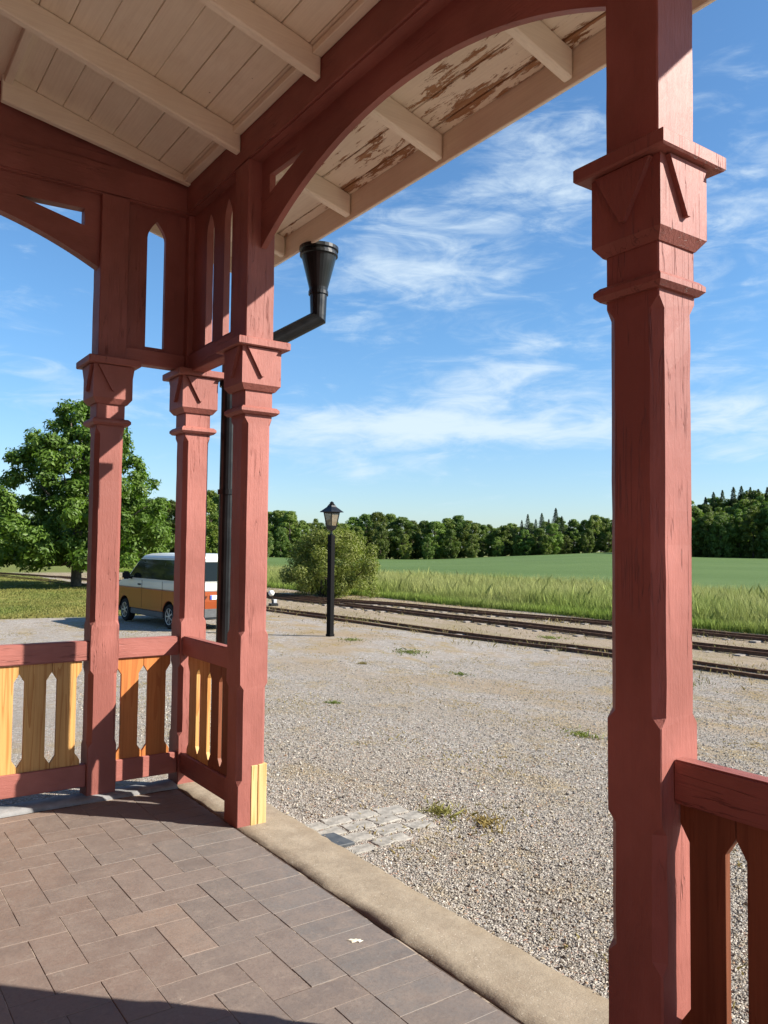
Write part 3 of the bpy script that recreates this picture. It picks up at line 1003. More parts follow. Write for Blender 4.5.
# ------------------------------------------------------------------ camera-independent helpers for placing
F_ = np.array(fw); R_ = np.array(cr); U_ = np.array(cu)


def leaf_mat(name, c0, c1, c2, trans=0.35):
    b = NB(name, 0.5, 0.3)
    f = b.t.nodes.new('ShaderNodeAttribute'); f.attribute_name = 'tint'
    sc_ = b.t.nodes.new('ShaderNodeSeparateColor'); b.l(f.outputs['Color'], sc_.inputs[0])
    c = b.mix(sc_.outputs[0], c0, c1)
    c = b.mix(b.math('MULTIPLY', sc_.outputs[1], 0.6), c, c2)
    hs = b.t.nodes.new('ShaderNodeHueSaturation')
    rnd = b.objrand()
    b.l(b.rng(rnd, 0, 1, 0.470, 0.515, False), hs.inputs['Hue'])
    b.l(b.rng(b.math('FRACT', b.math('MULTIPLY', rnd, 7.3)), 0, 1, 0.62, 1.25, False), hs.inputs['Value'])
    b.l(c, hs.inputs['Color'])
    b.color(hs.outputs[0])
    tr = b.t.nodes.new('ShaderNodeBsdfTranslucent')
    b.l(b.mix(1.0, hs.outputs[0], (1.0, 1.25, 0.45), 'MULTIPLY'), tr.inputs['Color'])
    ms = b.t.nodes.new('ShaderNodeMixShader'); ms.inputs[0].default_value = trans
    b.l(b.p.outputs[0], ms.inputs[1]); b.l(tr.outputs[0], ms.inputs[2])
    b.l(ms.outputs[0], b.out.inputs['Surface'])
    return b.mat


LEAF_OAK = leaf_mat('leaves_maple', (0.055, 0.105, 0.012), (0.115, 0.185, 0.024), (0.155, 0.215, 0.038))
LEAF_FAR = leaf_mat('leaves_woodland', (0.078, 0.130, 0.024), (0.152, 0.215, 0.040), (0.19, 0.24, 0.055), 0.36)
LEAF_LIGHT = leaf_mat('leaves_light', (0.075, 0.125, 0.016), (0.125, 0.185, 0.028), (0.16, 0.21, 0.04))
LEAF_BUSH = leaf_mat('leaves_willow_bush', (0.15, 0.205, 0.036), (0.24, 0.305, 0.062), (0.30, 0.34, 0.09))
NEEDLE = leaf_mat('needles_spruce', (0.030, 0.058, 0.020), (0.058, 0.098, 0.032), (0.08, 0.115, 0.04), 0.18)
BARK = plain('bark', (0.085, 0.068, 0.052), 0.9, 0, 0.2, 0.4, 6, 0.8)


def leaf_quads(P, N, size, rng, aspect=0.75):
    """one quad leaf at each point P, facing roughly N"""
    n = len(P)
    N = N / np.maximum(np.linalg.norm(N, axis=1, keepdims=True), 1e-6)
    a = np.cross(N, rng.normal(size=(n, 3))); a /= np.maximum(np.linalg.norm(a, axis=1, keepdims=True), 1e-6)
    b = np.cross(N, a)
    s = (size * rng.uniform(0.65, 1.35, n))[:, None]
    w = s * aspect
    bend = N * s * 0.18
    v = np.stack([P - a * s, P + b * w * 0.5 - bend * 0, P + a * s - bend, P - b * w * 0.5], 1).reshape(-1, 3)
    f = np.arange(4 * n).reshape(-1, 4)
    return v, f


def clump_points(centers, radii, n, rng, shell=0.55, flat=1.0):
    w = radii ** 2; idx = rng.choice(len(centers), n, p=w / w.sum())
    d = rng.normal(size=(n, 3)); d /= np.linalg.norm(d, axis=1, keepdims=True)
    rr = radii[idx] * (shell + (1 - shell) * rng.uniform(0, 1, n) ** 0.6) * rng.uniform(0.8, 1.12, n)
    P = centers[idx] + d * rr[:, None] * np.array([1, 1, flat])
    N = d + np.array([0, 0, 0.45]) + rng.normal(0, 0.45, (n, 3))
    return P, N, idx


def tints(n_clump, idx, rng, per=4):
    base = rng.uniform(0.15, 0.85, n_clump)[idx] + rng.normal(0, 0.16, len(idx))
    t = np.zeros((len(idx), 3)); t[:, 0] = np.clip(base, 0, 1); t[:, 1] = np.clip(rng.normal(0.15, 0.25, len(idx)), 0, 1)
    return np.repeat(t, per, axis=0)


def crown_mesh(name, rng, h, cr_, base, nclump, nleaf, leaf, mat, shape='round', clump=0.26):
    """crown of leaf clumps: real gaps, uneven outline"""
    cs, rs = [], []
    while len(cs) < nclump:
        t = rng.uniform(0, 1)
        z = base + (h - base) * t
        if shape == 'round': prof = math.sin(math.pi * (0.12 + 0.83 * t)) ** 0.75
        elif shape == 'egg': prof = math.sin(math.pi * min(1, 0.22 + 0.76 * t) ** 1.25) ** 0.8
        else: prof = (1 - t) ** 0.85 + 0.03
        rad = cr_ * prof
        ang = rng.uniform(0, 2 * math.pi)
        q = rng.uniform(0.25, 1.0) ** 0.6
        c = np.array([math.cos(ang) * rad * q, math.sin(ang) * rad * q, z])
        r_ = cr_ * clump * rng.uniform(0.6, 1.25) * (1 if shape != 'cone' else max(0.35, 1 - t))
        c[:2] *= max(0.0, 1 - r_ * 0.5 / max(rad, 0.2))
        c[2] = min(c[2], h - r_ * 0.75)
        cs.append(c); rs.append(r_)
    cs = np.array(cs); rs = np.array(rs)
    P, N, idx = clump_points(cs, rs, nleaf, rng, 0.45, 0.8)
    v, f = leaf_quads(P, N, leaf, rng)
    return v, f, tints(nclump, idx, rng), cs, rs


def trunk_mb(h, r_, rng, targets=(), lean=0.0, fork=0.45):
    mb = MB()
    pts = [(0, 0, -0.3), (0, 0, 0.0), (0.03 * h * lean, 0, h * 0.25), (0.05 * h * lean, 0.01 * h, h * 0.5), (0.05 * h * lean, 0, h * 0.85)]
    mb.tube(pts, [r_ * 1.5, r_ * 1.15, r_ * 0.85, r_ * 0.6, r_ * 0.12], 10)
    for t in targets:
        z0 = min(h * rng.uniform(0.22, 0.6), t[2] * 0.8)
        p0 = Vector((0.04 * h * lean * z0 / h, 0, z0)); p1 = Vector(t)
        mid = p0.lerp(p1, 0.5) + Vector((0, 0, -0.03 * h))
        mb.tube([p0, mid, p1], [r_ * 0.42, r_ * 0.25, r_ * 0.07], 6)
    return mb


# ------------------------------------------------------------------ maple on the lawn
def big_tree():
    rng = np.random.default_rng(21)
    x, y = 11.0, 43.4
    t = empty('broadleaf_tree', (x, y, g1(x, y)))
    tag(t, 'large leafy green tree on the lawn behind the left porch post', 'tree')
    h = 9.7
    cs, rs = [], []
    # right half of the view lies along -Y; the crown is wide and lower on its left
    while len(cs) < 290:
        t_ = rng.uniform(0, 1)
        if rng.uniform() > 1.05 - 0.72 * t_: continue
        z = 1.35 + (h - 1.35) * t_
        prof = 5.1 * (1 - t_ ** 1.6) ** 0.72 * min(1.0, 0.78 + 1.4 * t_) + 0.25
        a = rng.uniform(0, 2 * math.pi); q = rng.uniform(0.05, 1) ** 0.5
        r_ = rng.uniform(0.45, 0.95) * (1 - 0.4 * t_)
        rad = max(0.0, prof - r_ * 0.5) * q
        cs.append((math.cos(a) * rad, math.sin(a) * rad, min(z, h - r_ * 0.7))); rs.append(r_)
    cs = np.array(cs); rs = np.array(rs)
    P, N, idx = clump_points(cs, rs, 72000, rng, 0.30, 0.75)
    v, f = leaf_quads(P, N, 0.115, rng, 0.95)
    mesh_np('crown', v, f, LEAF_OAK, t, colors=tints(len(cs), idx, rng))
    tg = [tuple(c * np.array([0.85, 0.85, 1])) for c in cs[rng.choice(len(cs), 26, replace=False)]]
    trunk_mb(h, 0.24, rng, tg).build('trunk', BARK, t, smooth=True)


big_tree()


# ------------------------------------------------------------------ bush behind the lamp
def bush():
    rng = np.random.default_rng(8)
    x, y = 18.9, 31.0
    t = empty('bush', (x, y, g1(x, y)))
    tag(t, 'rounded grey green bush behind the black lamp post', 'bush')
    cs, rs = [], []
    while len(cs) < 80:
        a = rng.uniform(0, 2 * math.pi); q = rng.uniform(0, 1) ** 0.5; t_ = rng.uniform(0, 1)
        r_ = rng.uniform(0.35, 0.62)
        rad = 2.65 * math.sqrt(max(0.02, 1 - (max(0, t_ - 0.25) / 0.78) ** 2))
        cs.append((math.cos(a) * max(0, rad - r_ * 0.6) * q, math.sin(a) * max(0, rad - r_ * .6) * q, 0.25 + 2.7 * t_ - r_ * 0.3)); rs.append(r_)
    cs = np.array(cs); rs = np.array(rs)
    P, N, idx = clump_points(cs, rs, 38000, rng, 0.4, 0.9)
    keep = P[:, 2] > -0.05
    P, N, idx = P[keep], N[keep], idx[keep]
    v, f = leaf_quads(P, N, 0.066, rng, 0.6)
    mesh_np('foliage', v, f, LEAF_BUSH, t, colors=tints(len(cs), idx, rng))
    mb = MB()
    for c in cs[rng.choice(len(cs), 22, replace=False)]:
        mb.tube([(rng.normal(0, .25), rng.normal(0, .25), -.1), tuple(c * np.array([.5, .5, .5])), tuple(c)], [0.035, 0.022, 0.008], 5)
    mb.build('stems', BARK, t)


bush()


# ------------------------------------------------------------------ woodland edge
def ray_xy(px, r_):
    """ground point at horizontal distance r_ in the direction the photograph shows at column px"""
    a = YAW - math.atan((px - 384) / FPX)
    return r_ * math.cos(a), r_ * math.sin(a)


def proto_tree(kind, seed):
    rng = np.random.default_rng(seed)
    if kind == 'deciduous':
        h = 14.0; mat = LEAF_FAR
        v, f, t, cs, rs = crown_mesh('crown', rng, h, 4.8, 0.5, 95, 9000, 0.30, mat, 'round', 0.235)
    elif kind == 'tall':
        h = 17.0; mat = LEAF_FAR
        v, f, t, cs, rs = crown_mesh('crown', rng, h, 4.3, 0.8, 95, 9000, 0.30, mat, 'egg', 0.235)
    elif kind == 'light':
        h = 10.0; mat = LEAF_LIGHT
        v, f, t, cs, rs = crown_mesh('crown', rng, h, 3.2, 0.4, 70, 7500, 0.21, mat, 'egg', 0.25)
    else:
        h = 18.0; mat = NEEDLE
        n = 7500
        tt = rng.uniform(0, 1, n) ** 1.35
        a = rng.uniform(0, 6.283, n)
        tier = np.floor(tt * 15); wob = 0.72 + 0.28 * np.sin(a * 3 + tier * 2.1) * np.sin(a * 5 + tier)
        saw = 1.0 - 0.35 * (tt * 15 - tier)
        rad = (3.6 * (1 - tt) ** 0.78 + 0.12) * wob * saw * rng.uniform(0.25, 1, n) ** 0.5
        P = np.stack([np.cos(a) * rad, np.sin(a) * rad, 0.6 + (h - 0.6) * tt - 0.18 * rad], 1)
        N = np.stack([np.cos(a) * .4, np.sin(a) * .4, np.ones(n)], 1) + rng.normal(0, .4, (n, 3))
        v, f = leaf_quads(P, N, 0.30 * (1 - 0.5 * tt), rng, 0.6)
        t = tints(200, rng.integers(0, 200, n), rng)
        cs = np.zeros((0, 3))
    root = empty('spruce_tree' if kind == 'spruce' else 'woodland_tree')
    mesh_np('crown', v, f, mat, root, colors=t)
    trunk_mb(h, 0.20, rng, [tuple(c * 0.9) for c in cs[:7]] if kind != 'spruce' else ()).build('trunk', BARK, root)
    root['h'] = h
    return root


TREE_USED = {}
PROTO = {k: [proto_tree(k, 100 + i * 10 + j) for j in range(3)] for i, k in enumerate(('deciduous', 'tall', 'light', 'spruce'))}


def place_tree(kind, x, y, h, label, group, wide=1.0, sink=0.0):
    rt = random.Random(int(x * 131 + y * 17))
    p = rt.choice(PROTO[kind])
    o = p if p.name not in TREE_USED else copy_tree(p)
    TREE_USED[o.name] = 1
    s = h / p['h']
    o.location = (x, y, g1(x, y) - sink)
    o.rotation_euler = (0, 0, rt.uniform(0, 6.28))
    w = s * wide * rt.uniform(0.9, 1.12)
    o.scale = (w, w, s)
    tag(o, label, 'tree', group)
    return o


rt = random.Random(4)
LF = 'dark green broadleaf tree in the tree line behind the green field'
LS = 'dark pointed spruce rising among the far tree line'
LR = 'dark tree in the tall wood at the far right of the field'
LRS = 'dark spruce top above the tall wood at the far right'
LL = 'bright green tree beyond the tracks behind the van'
LB = 'dark tree in the wood behind the lawn'
# far tree line: (column, top row) read off the skyline
sky_line = [(252, 512), (264, 509), (278, 508), (290, 512), (303, 519), (316, 519), (330, 517), (343, 521), (354, 515), (366, 512), (378, 509),
            (390, 512), (402, 518), (413, 519), (425, 519), (436, 520), (448, 517), (459, 515), (470, 519), (483, 523), (495, 526), (505, 523), (515, 524),
            (574, 520), (585, 518), (595, 516), (606, 517), (617, 516), (630, 512), (642, 510), (655, 508)]


def z_for(px, py, r_):
    """height above sea of the sight line through a pixel at horizontal distance r_"""
    d = F_ + (px - 384) / FPX * R_ - (py - 512) / FPX * U_
    return EYE + r_ * d[2] / math.hypot(d[0], d[1])


for i, (px, py) in enumerate(sky_line):
    r_ = 248 + rt.uniform(-4, 6)
    x, y = ray_xy(px, r_)
    h = z_for(px, py, r_) - g1(x, y)
    place_tree(rt.choice(['deciduous', 'deciduous', 'tall']), x, y, h * rt.uniform(0.93, 1.04), LF, 'trees of the far tree line', rt.uniform(0.8, 1.35))
    # second row behind, a little lower in the picture
    x2, y2 = ray_xy(px + 6, r_ + 16)
    place_tree(rt.choice(['deciduous', 'tall']), x2, y2, h * rt.uniform(0.86, 1.04), LF, 'trees of the far tree line', 1.1)
    if i % 2 == 0:
        x3, y3 = ray_xy(px + 3, r_ - 9)
        place_tree('deciduous', x3, y3, h * rt.uniform(0.55, 0.75), LF, 'trees of the far tree line', 0.9)
for px, py in ((522, 520), (528, 514), (536, 519), (542, 513), (549, 519), (556, 508), (562, 516), (570, 520)):
    r_ = 246 + rt.uniform(-5, 5); x, y = ray_xy(px, r_)
    place_tree('spruce', x, y, z_for(px, py, r_) - g1(x, y), LS, 'spruces of the far tree line', 1.7 if py < 512 else 1.4)
    x2, y2 = ray_xy(px + 4, r_ + 14)
    place_tree('tall', x2, y2, (z_for(px, py + 7, r_) - g1(x, y)), LF, 'trees of the far tree line', 1.1)
    x2, y2 = ray_xy(px - 3, r_ - 8)
    place_tree('deciduous', x2, y2, (z_for(px, py + 16, r_) - g1(x, y)), LF, 'trees of the far tree line', 1.0)
# tall wood at the right, nearer
px = 664
while px < 850:
    top = 500 - (px - 690) * 0.12 if px < 740 else 492
    for row, (dr, dh) in enumerate(((0, 16), (9, 6), (18, 1))):
        r_ = 196 + dr + rt.uniform(-3, 3); q = px + rt.uniform(-4, 4)
        x, y = ray_xy(q, r_)
        hh = z_for(q, top + dh + rt.uniform(-3, 5), r_) - g1(x, y)
        place_tree(rt.choice(['deciduous', 'tall', 'tall', 'light' if row == 1 else 'tall']), x, y, hh, LR, 'trees of the right wood', 0.95)
    px += 9
for px, py in ((706, 497), (714, 492), (723, 490), (734, 487), (742, 486), (751, 487), (759, 489), (768, 487), (778, 484), (790, 486)):
    r_ = 212 + rt.uniform(-4, 4); x, y = ray_xy(px, r_)
    place_tree('spruce', x, y, z_for(px, py, r_) - g1(x, y), LRS, 'spruces of the right wood', 1.35)
# bright trees beyond the tracks, seen between the posts at the left
for px, py, r_ in ((100, 516, 96), (112, 505, 100), (126, 498, 92), (138, 493, 104), (150, 499, 95), (161, 497, 108), (172, 500, 98), (186, 497, 104), (199, 494, 96), (211, 490, 104), (223, 494, 98), (236, 498, 106), (248, 503, 112)):
    x, y = ray_xy(px, r_)
    place_tree('light' if px < 205 else rt.choice(['light', 'deciduous']), x, y, z_for(px, py, r_) - g1(x, y), LL, 'bright trees beyond the tracks', 1.0)
for k, (azd, r_) in enumerate(((84, 92), (88, 84), (92, 80), (96, 76), (100, 70), (104, 74), (108, 66), (112, 70), (117, 64), (122, 68), (128, 66), (134, 70))):  # unseen trees left of the view, added for the van windows to reflect
    x, y = r_ * math.cos(R(azd)), r_ * math.sin(R(azd))
    place_tree('deciduous' if k % 2 else 'tall', x, y, rt.uniform(11, 14), LB, 'trees behind the lawn', 1.15)
for px in range(-60, 262, 11):
    for dr, dh in ((0, 8), (14, 0)):
        r_ = 128 + dr + rt.uniform(-4, 4); q = px + rt.uniform(-3, 3)
        x, y = ray_xy(q, r_)
        py = 512 + dh + rt.uniform(-4, 6)
        place_tree(rt.choice(['deciduous', 'tall', 'deciduous', 'spruce' if dr else 'deciduous']), x, y, z_for(q, py, r_) - g1(x, y), LB, 'trees behind the lawn', 1.05)


# ------------------------------------------------------------------ grass
def blades(P, h, w, rng, lean=0.25, c_lo=None, c_hi=None, cvar=0.18):
    n = len(P)
    a = rng.uniform(0, 2 * np.pi, n)
    side = np.stack([np.cos(a), np.sin(a), np.zeros(n)], 1) * (w * rng.uniform(0.6, 1.4, n))[:, None]
    le = rng.normal(0, lean, (n, 3)); le[:, 2] = 0
    H = h * rng.uniform(0.55, 1.15, n)
    up = np.zeros((n, 3)); up[:, 2] = 1
    m = P + (up + le * 0.35) * (H * 0.55)[:, None]
    t = P + (up + le) * H[:, None]
    v = np.stack([P - side, P + side, m + side * 0.7, t, m - side * 0.7], 1).reshape(-1, 3)
    f = np.arange(5 * n).reshape(-1, 5)
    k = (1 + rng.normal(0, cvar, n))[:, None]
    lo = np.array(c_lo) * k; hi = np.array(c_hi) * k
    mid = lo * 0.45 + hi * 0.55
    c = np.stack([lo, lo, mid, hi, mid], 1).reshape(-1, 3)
    return v, f, np.clip(c, 0.003, 1)


def grass_mat(name, trans=0.35):
    b = NB(name, 0.6, 0.25)
    c = b.attr('tint')
    b.color(c)
    tr = b.t.nodes.new('ShaderNodeBsdfTranslucent'); b.l(c, tr.inputs['Color'])
    ms = b.t.nodes.new('ShaderNodeMixShader'); ms.inputs[0].default_value = trans
    b.l(b.p.outputs[0], ms.inputs[1]); b.l(tr.outputs[0], ms.inputs[2]); b.l(ms.outputs[0], b.out.inputs['Surface'])
    return b.mat


GRASS = grass_mat('grass_blades')


def lumps(x, y, sc_, seed):
    r_ = np.random.default_rng(seed); z = np.zeros(len(x))
    for k in range(6):
        a = r_.uniform(0, 6.28); q = sc_ * r_.uniform(0.6, 2.4)
        z += np.sin((x * np.cos(a) + y * np.sin(a)) * q + r_.uniform(0, 6.28))
    return z / 6


def tall_grass():
    rng = np.random.default_rng(12)
    n = 320000
    y = rng.uniform(2, 74, n) ; x = 20.4 + 14 * rng.uniform(0, 1, n) ** 1.5
    keep = rng.uniform(0, 1, n) < np.clip(1.25 - (np.hypot(x, y) - 22) / 75, 0.35, 1)
    x, y = x[keep], y[keep]
    l = lumps(x, y, 0.9, 2)
    P = np.stack([x + rng.normal(0, .1, len(x)), y, gz_(x, y) - 0.02], 1)
    edge = np.clip((x - 20.3) / 1.6, 0.45, 1)
    h = 0.80 * edge * (1 + 0.28 * l) * np.where(rng.uniform(size=len(x)) < 0.12, 1.05, 0.9)
    green = np.clip(0.50 + 0.8 * lumps(x, y, 0.6, 5) + np.maximum(0, 21.7 - x) * 0.5 - np.clip((x - 21.8) * 0.3, 0, 0.5), 0, 1)[:, None]
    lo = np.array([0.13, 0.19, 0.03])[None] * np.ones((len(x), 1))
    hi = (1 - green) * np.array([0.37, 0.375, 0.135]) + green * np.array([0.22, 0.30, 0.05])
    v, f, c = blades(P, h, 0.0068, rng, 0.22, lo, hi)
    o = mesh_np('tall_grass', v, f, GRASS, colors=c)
    tag(o, 'tall yellow green grass along the far side of the tracks', 'grass', kind='stuff')
    # sparse dry growth in drifts over the gravel yard
    n = 60000
    y = rng.uniform(1.5, 24, n); x = rng.uniform(2.7, 13.2, n)
    l = lumps(x, y, 1.6, 41) + 0.6 * lumps(x, y, 5.0, 43)
    k = rng.uniform(0.0, 0.85, n) < l
    x, y, l = x[k], y[k], l[k]
    P = np.stack([x, y, gz_(x, y) - 0.004], 1)
    g = np.clip(0.25 + 0.9 * lumps(x, y, 0.9, 44), 0, 1)[:, None]
    lo = np.array([0.24, 0.185, 0.075])[None] * np.ones((len(x), 1))
    hi = (1 - g) * np.array([0.40, 0.30, 0.12]) + g * np.array([0.24, 0.24, 0.06])
    v, f, c = blades(P, 0.028 * np.ones(len(x)), 0.006, rng, 1.1, lo, hi)
    o = mesh_np('yard_grass', v, f, GRASS, colors=c)
    tag(o, 'thin drifts of dry grass and moss on the gravel yard', 'grass', kind='stuff')
    # lawn at the left
    n = 60000
    y = 25.4 + 34 * rng.uniform(0, 1, n) ** 1.3; x = rng.uniform(-4, 12.2, n)
    P = np.stack([x, y, gz_(x, y) - 0.01], 1)
    g = np.clip(0.45 + 0.7 * lumps(x, y, 0.7, 9), 0, 1)[:, None]
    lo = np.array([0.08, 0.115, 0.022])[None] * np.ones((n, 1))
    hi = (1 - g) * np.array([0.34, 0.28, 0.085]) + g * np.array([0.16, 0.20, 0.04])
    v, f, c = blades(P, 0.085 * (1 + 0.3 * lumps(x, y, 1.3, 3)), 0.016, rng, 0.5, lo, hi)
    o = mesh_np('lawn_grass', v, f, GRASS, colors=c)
    tag(o, 'short yellowish lawn under the big tree', 'grass', kind='stuff')
    # thin dry grass and weeds between the rails, thicker in clumps beside them
    n = 26000
    y = rng.uniform(4, 60, n); x = rng.uniform(11.8, 20.4, n)
    rx_ = np.array([13.2, 13.8, 16.0, 16.6, 18.4, 19.0, 20.0])[rng.integers(0, 7, n)] + rng.normal(0, 0.22, n)
    x = np.where(rng.uniform(size=n) < 0.6, rx_, x)
    l = lumps(x, y, 1.1, 14)
    k = rng.uniform(-0.5, 0.9, n) < l
    x, y = x[k], y[k]
    P = np.stack([x, y, gz_(x, y) - 0.01], 1)
    g = np.clip(0.35 + 0.9 * lumps(x, y, 0.8, 4), 0, 1)[:, None]
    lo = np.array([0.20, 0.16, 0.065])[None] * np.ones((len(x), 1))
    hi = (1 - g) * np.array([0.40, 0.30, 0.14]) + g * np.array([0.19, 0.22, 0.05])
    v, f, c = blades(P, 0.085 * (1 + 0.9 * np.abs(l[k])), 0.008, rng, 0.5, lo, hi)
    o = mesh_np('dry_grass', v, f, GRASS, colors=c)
    tag(o, 'thin dry grass growing between the rails', 'grass', kind='stuff')


tall_grass()


def weeds():
    spots = [(7.35, 10.9, 0.0, 'low green weed tuft in the gravel right of the lamp post', 0.42, (0.14, 0.18, 0.03)),
             (9.15, 10.7, 0, 'small round green tuft alone in the middle of the gravel', 0.22, (0.11, 0.15, 0.03)),
             (10.15, 13.5, 0, 'flat green weed patch in the gravel between lamp post and tracks', 0.5, (0.14, 0.17, 0.04)),
             (10.3, 15.9, 0, 'green weed clump at the foot of the lamp post', 0.36, (0.16, 0.18, 0.05)),
             (6.6, 5.75, 0, 'green tuft in the gravel beside the right porch post', 0.26, (0.16, 0.20, 0.04)),
             (11.6, 8.2, 0, 'yellow green weed patch just in front of the near rail at the right', 0.55, (0.20, 0.20, 0.05)),
             (3.42, 4.17, 0, 'yellowish weed strip behind the stone setts', 0.20, (0.20, 0.19, 0.05)),
             (3.52, 3.86, 0, 'straggling dry weed right of the stone setts', 0.20, (0.30, 0.23, 0.08)),
             (5.3, 8.6, 0, 'tiny sprout in the gravel beyond the front post', 0.12, (0.12, 0.16, 0.03)),
             (14.9, 14.0, 0, 'yellow green weed between the near and the middle track', 0.4, (0.16, 0.19, 0.04)),
             (14.8, 10.6, 0, 'bushy weed between the near and middle track at the right', 0.4, (0.15, 0.19, 0.04))]
    spots[0] = (8.4, 12.6, 0, 'low dry weed tuft left of the small round tuft', 0.2, (0.22, 0.18, 0.06))
    for i, (x, y, _, lab, r_, col) in enumerate(spots):
        rng = np.random.default_rng(300 + i)
        n = int(70 + 330 * r_)
        a = rng.uniform(0, 6.28, n); q = r_ * np.abs(rng.normal(0, 0.42, n))
        P = np.stack([np.cos(a) * q, np.sin(a) * q * 1.5, np.zeros(n) - 0.01], 1)
        lo = np.array(col)[None] * 0.7 * np.ones((n, 1)); hi = np.array(col)[None] * np.ones((n, 1)) * rng.uniform(0.8, 1.7, (n, 1))
        v, f, c = blades(P, 0.035 + 0.06 * r_, 0.005 + 0.007 * r_, rng, 0.9, lo, hi)
        o = mesh_np('weed_tuft', v, f, GRASS, colors=c)
        o.location = (x, y, g1(x, y))
        tag(o, lab, 'weed', 'weeds in the gravel yard')


weeds()


# ------------------------------------------------------------------ loose gravel
def pebbles():
    rng = np.random.default_rng(31)
    n = 330000
    # denser close to the porch where single stones can be seen
    r_ = 2.2 + 12.5 * rng.uniform(0, 1, n) ** 1.5
    a = np.radians(rng.uniform(20, 79, n))
    x = r_ * np.cos(a) * 1.25; y = r_ * np.sin(a)
    k = (x > 2.47 - 0.06 * rng.uniform(0, 1, n) ** 2) & (y > -0.4)
    x, y = x[k], y[k]
    # the patch of setts and the sandy strip beside the kerb stay nearly bare
    k = ~((x < 3.3) & (x > 2.4) & (y > 3.83) & (y < 4.47) & (rng.uniform(size=len(x)) < 0.85))
    k &= ~((x < 2.62) & (rng.uniform(size=len(x)) < 0.6))
    x, y = x[k], y[k]
    n = len(x)
    z = np.where(x < 2.50, np.interp(x, [2.40, 2.45, 2.475, 2.50], [-0.004, -0.008, -0.03, -0.07]), gz_(x, y))
    s = np.exp(rng.normal(math.log(0.0047), 0.40, n)) * (1 + 0.05 * np.clip(np.hypot(x, y) - 3, 0, 4))
    s = np.minimum(s, 0.017)
    oct_ = np.array([(1, 0, 0), (-1, 0, 0), (0, 1, 0), (0, -1, 0), (0, 0, 1), (0, 0, -1)], float)
    fo = np.array([(0, 2, 4), (2, 1, 4), (1, 3, 4), (3, 0, 4), (2, 0, 5), (1, 2, 5), (3, 1, 5), (0, 3, 5)])
    v = oct_[None] * rng.uniform(0.6, 1.25, (n, 6, 1)) * np.stack([np.ones(n), rng.uniform(0.6, 1, n), rng.uniform(0.45, 0.8, n)], 1)[:, None, :]
    v += rng.normal(0, 0.14, v.shape)
    th = rng.uniform(0, 6.28, n); c_, s_ = np.cos(th)[:, None], np.sin(th)[:, None]
    ph = rng.normal(0, 0.5, n); cp, sp = np.cos(ph)[:, None], np.sin(ph)[:, None]
    X, Y, Z = v[..., 0], v[..., 1], v[..., 2]
    Y, Z = Y * cp - Z * sp, Y * sp + Z * cp
    X, Y = X * c_ - Y * s_, X * s_ + Y * c_
    v = np.stack([X, Y, Z], -1) * s[:, None, None] + np.stack([x, y, z + s * 0.35], 1)[:, None, :]
    f = (fo[None] + (np.arange(n) * 6)[:, None, None]).reshape(-1, 3)
    base = np.array([(0.265, 0.242, 0.205), (0.345, 0.315, 0.268), (0.175, 0.160, 0.140), (0.43, 0.40, 0.345), (0.30, 0.25, 0.18), (0.23, 0.225, 0.21), (0.30, 0.20, 0.13)])
    idx = rng.choice(7, n, p=[.25, .22, .18, .09, .12, .12, .02])
    col = base[idx] * rng.uniform(0.8, 1.2, (n, 1))
    b = NB('pebble_stone', 0.85, 0.25)
    b.color(b.attr('tint'))
    o = mesh_np('gravel', v.reshape(-1, 3), f, b.mat, colors=np.repeat(col, 6, axis=0))
    tag(o, 'loose grey and pinkish gravel stones in front of the porch', 'gravel', kind='stuff')


pebbles()


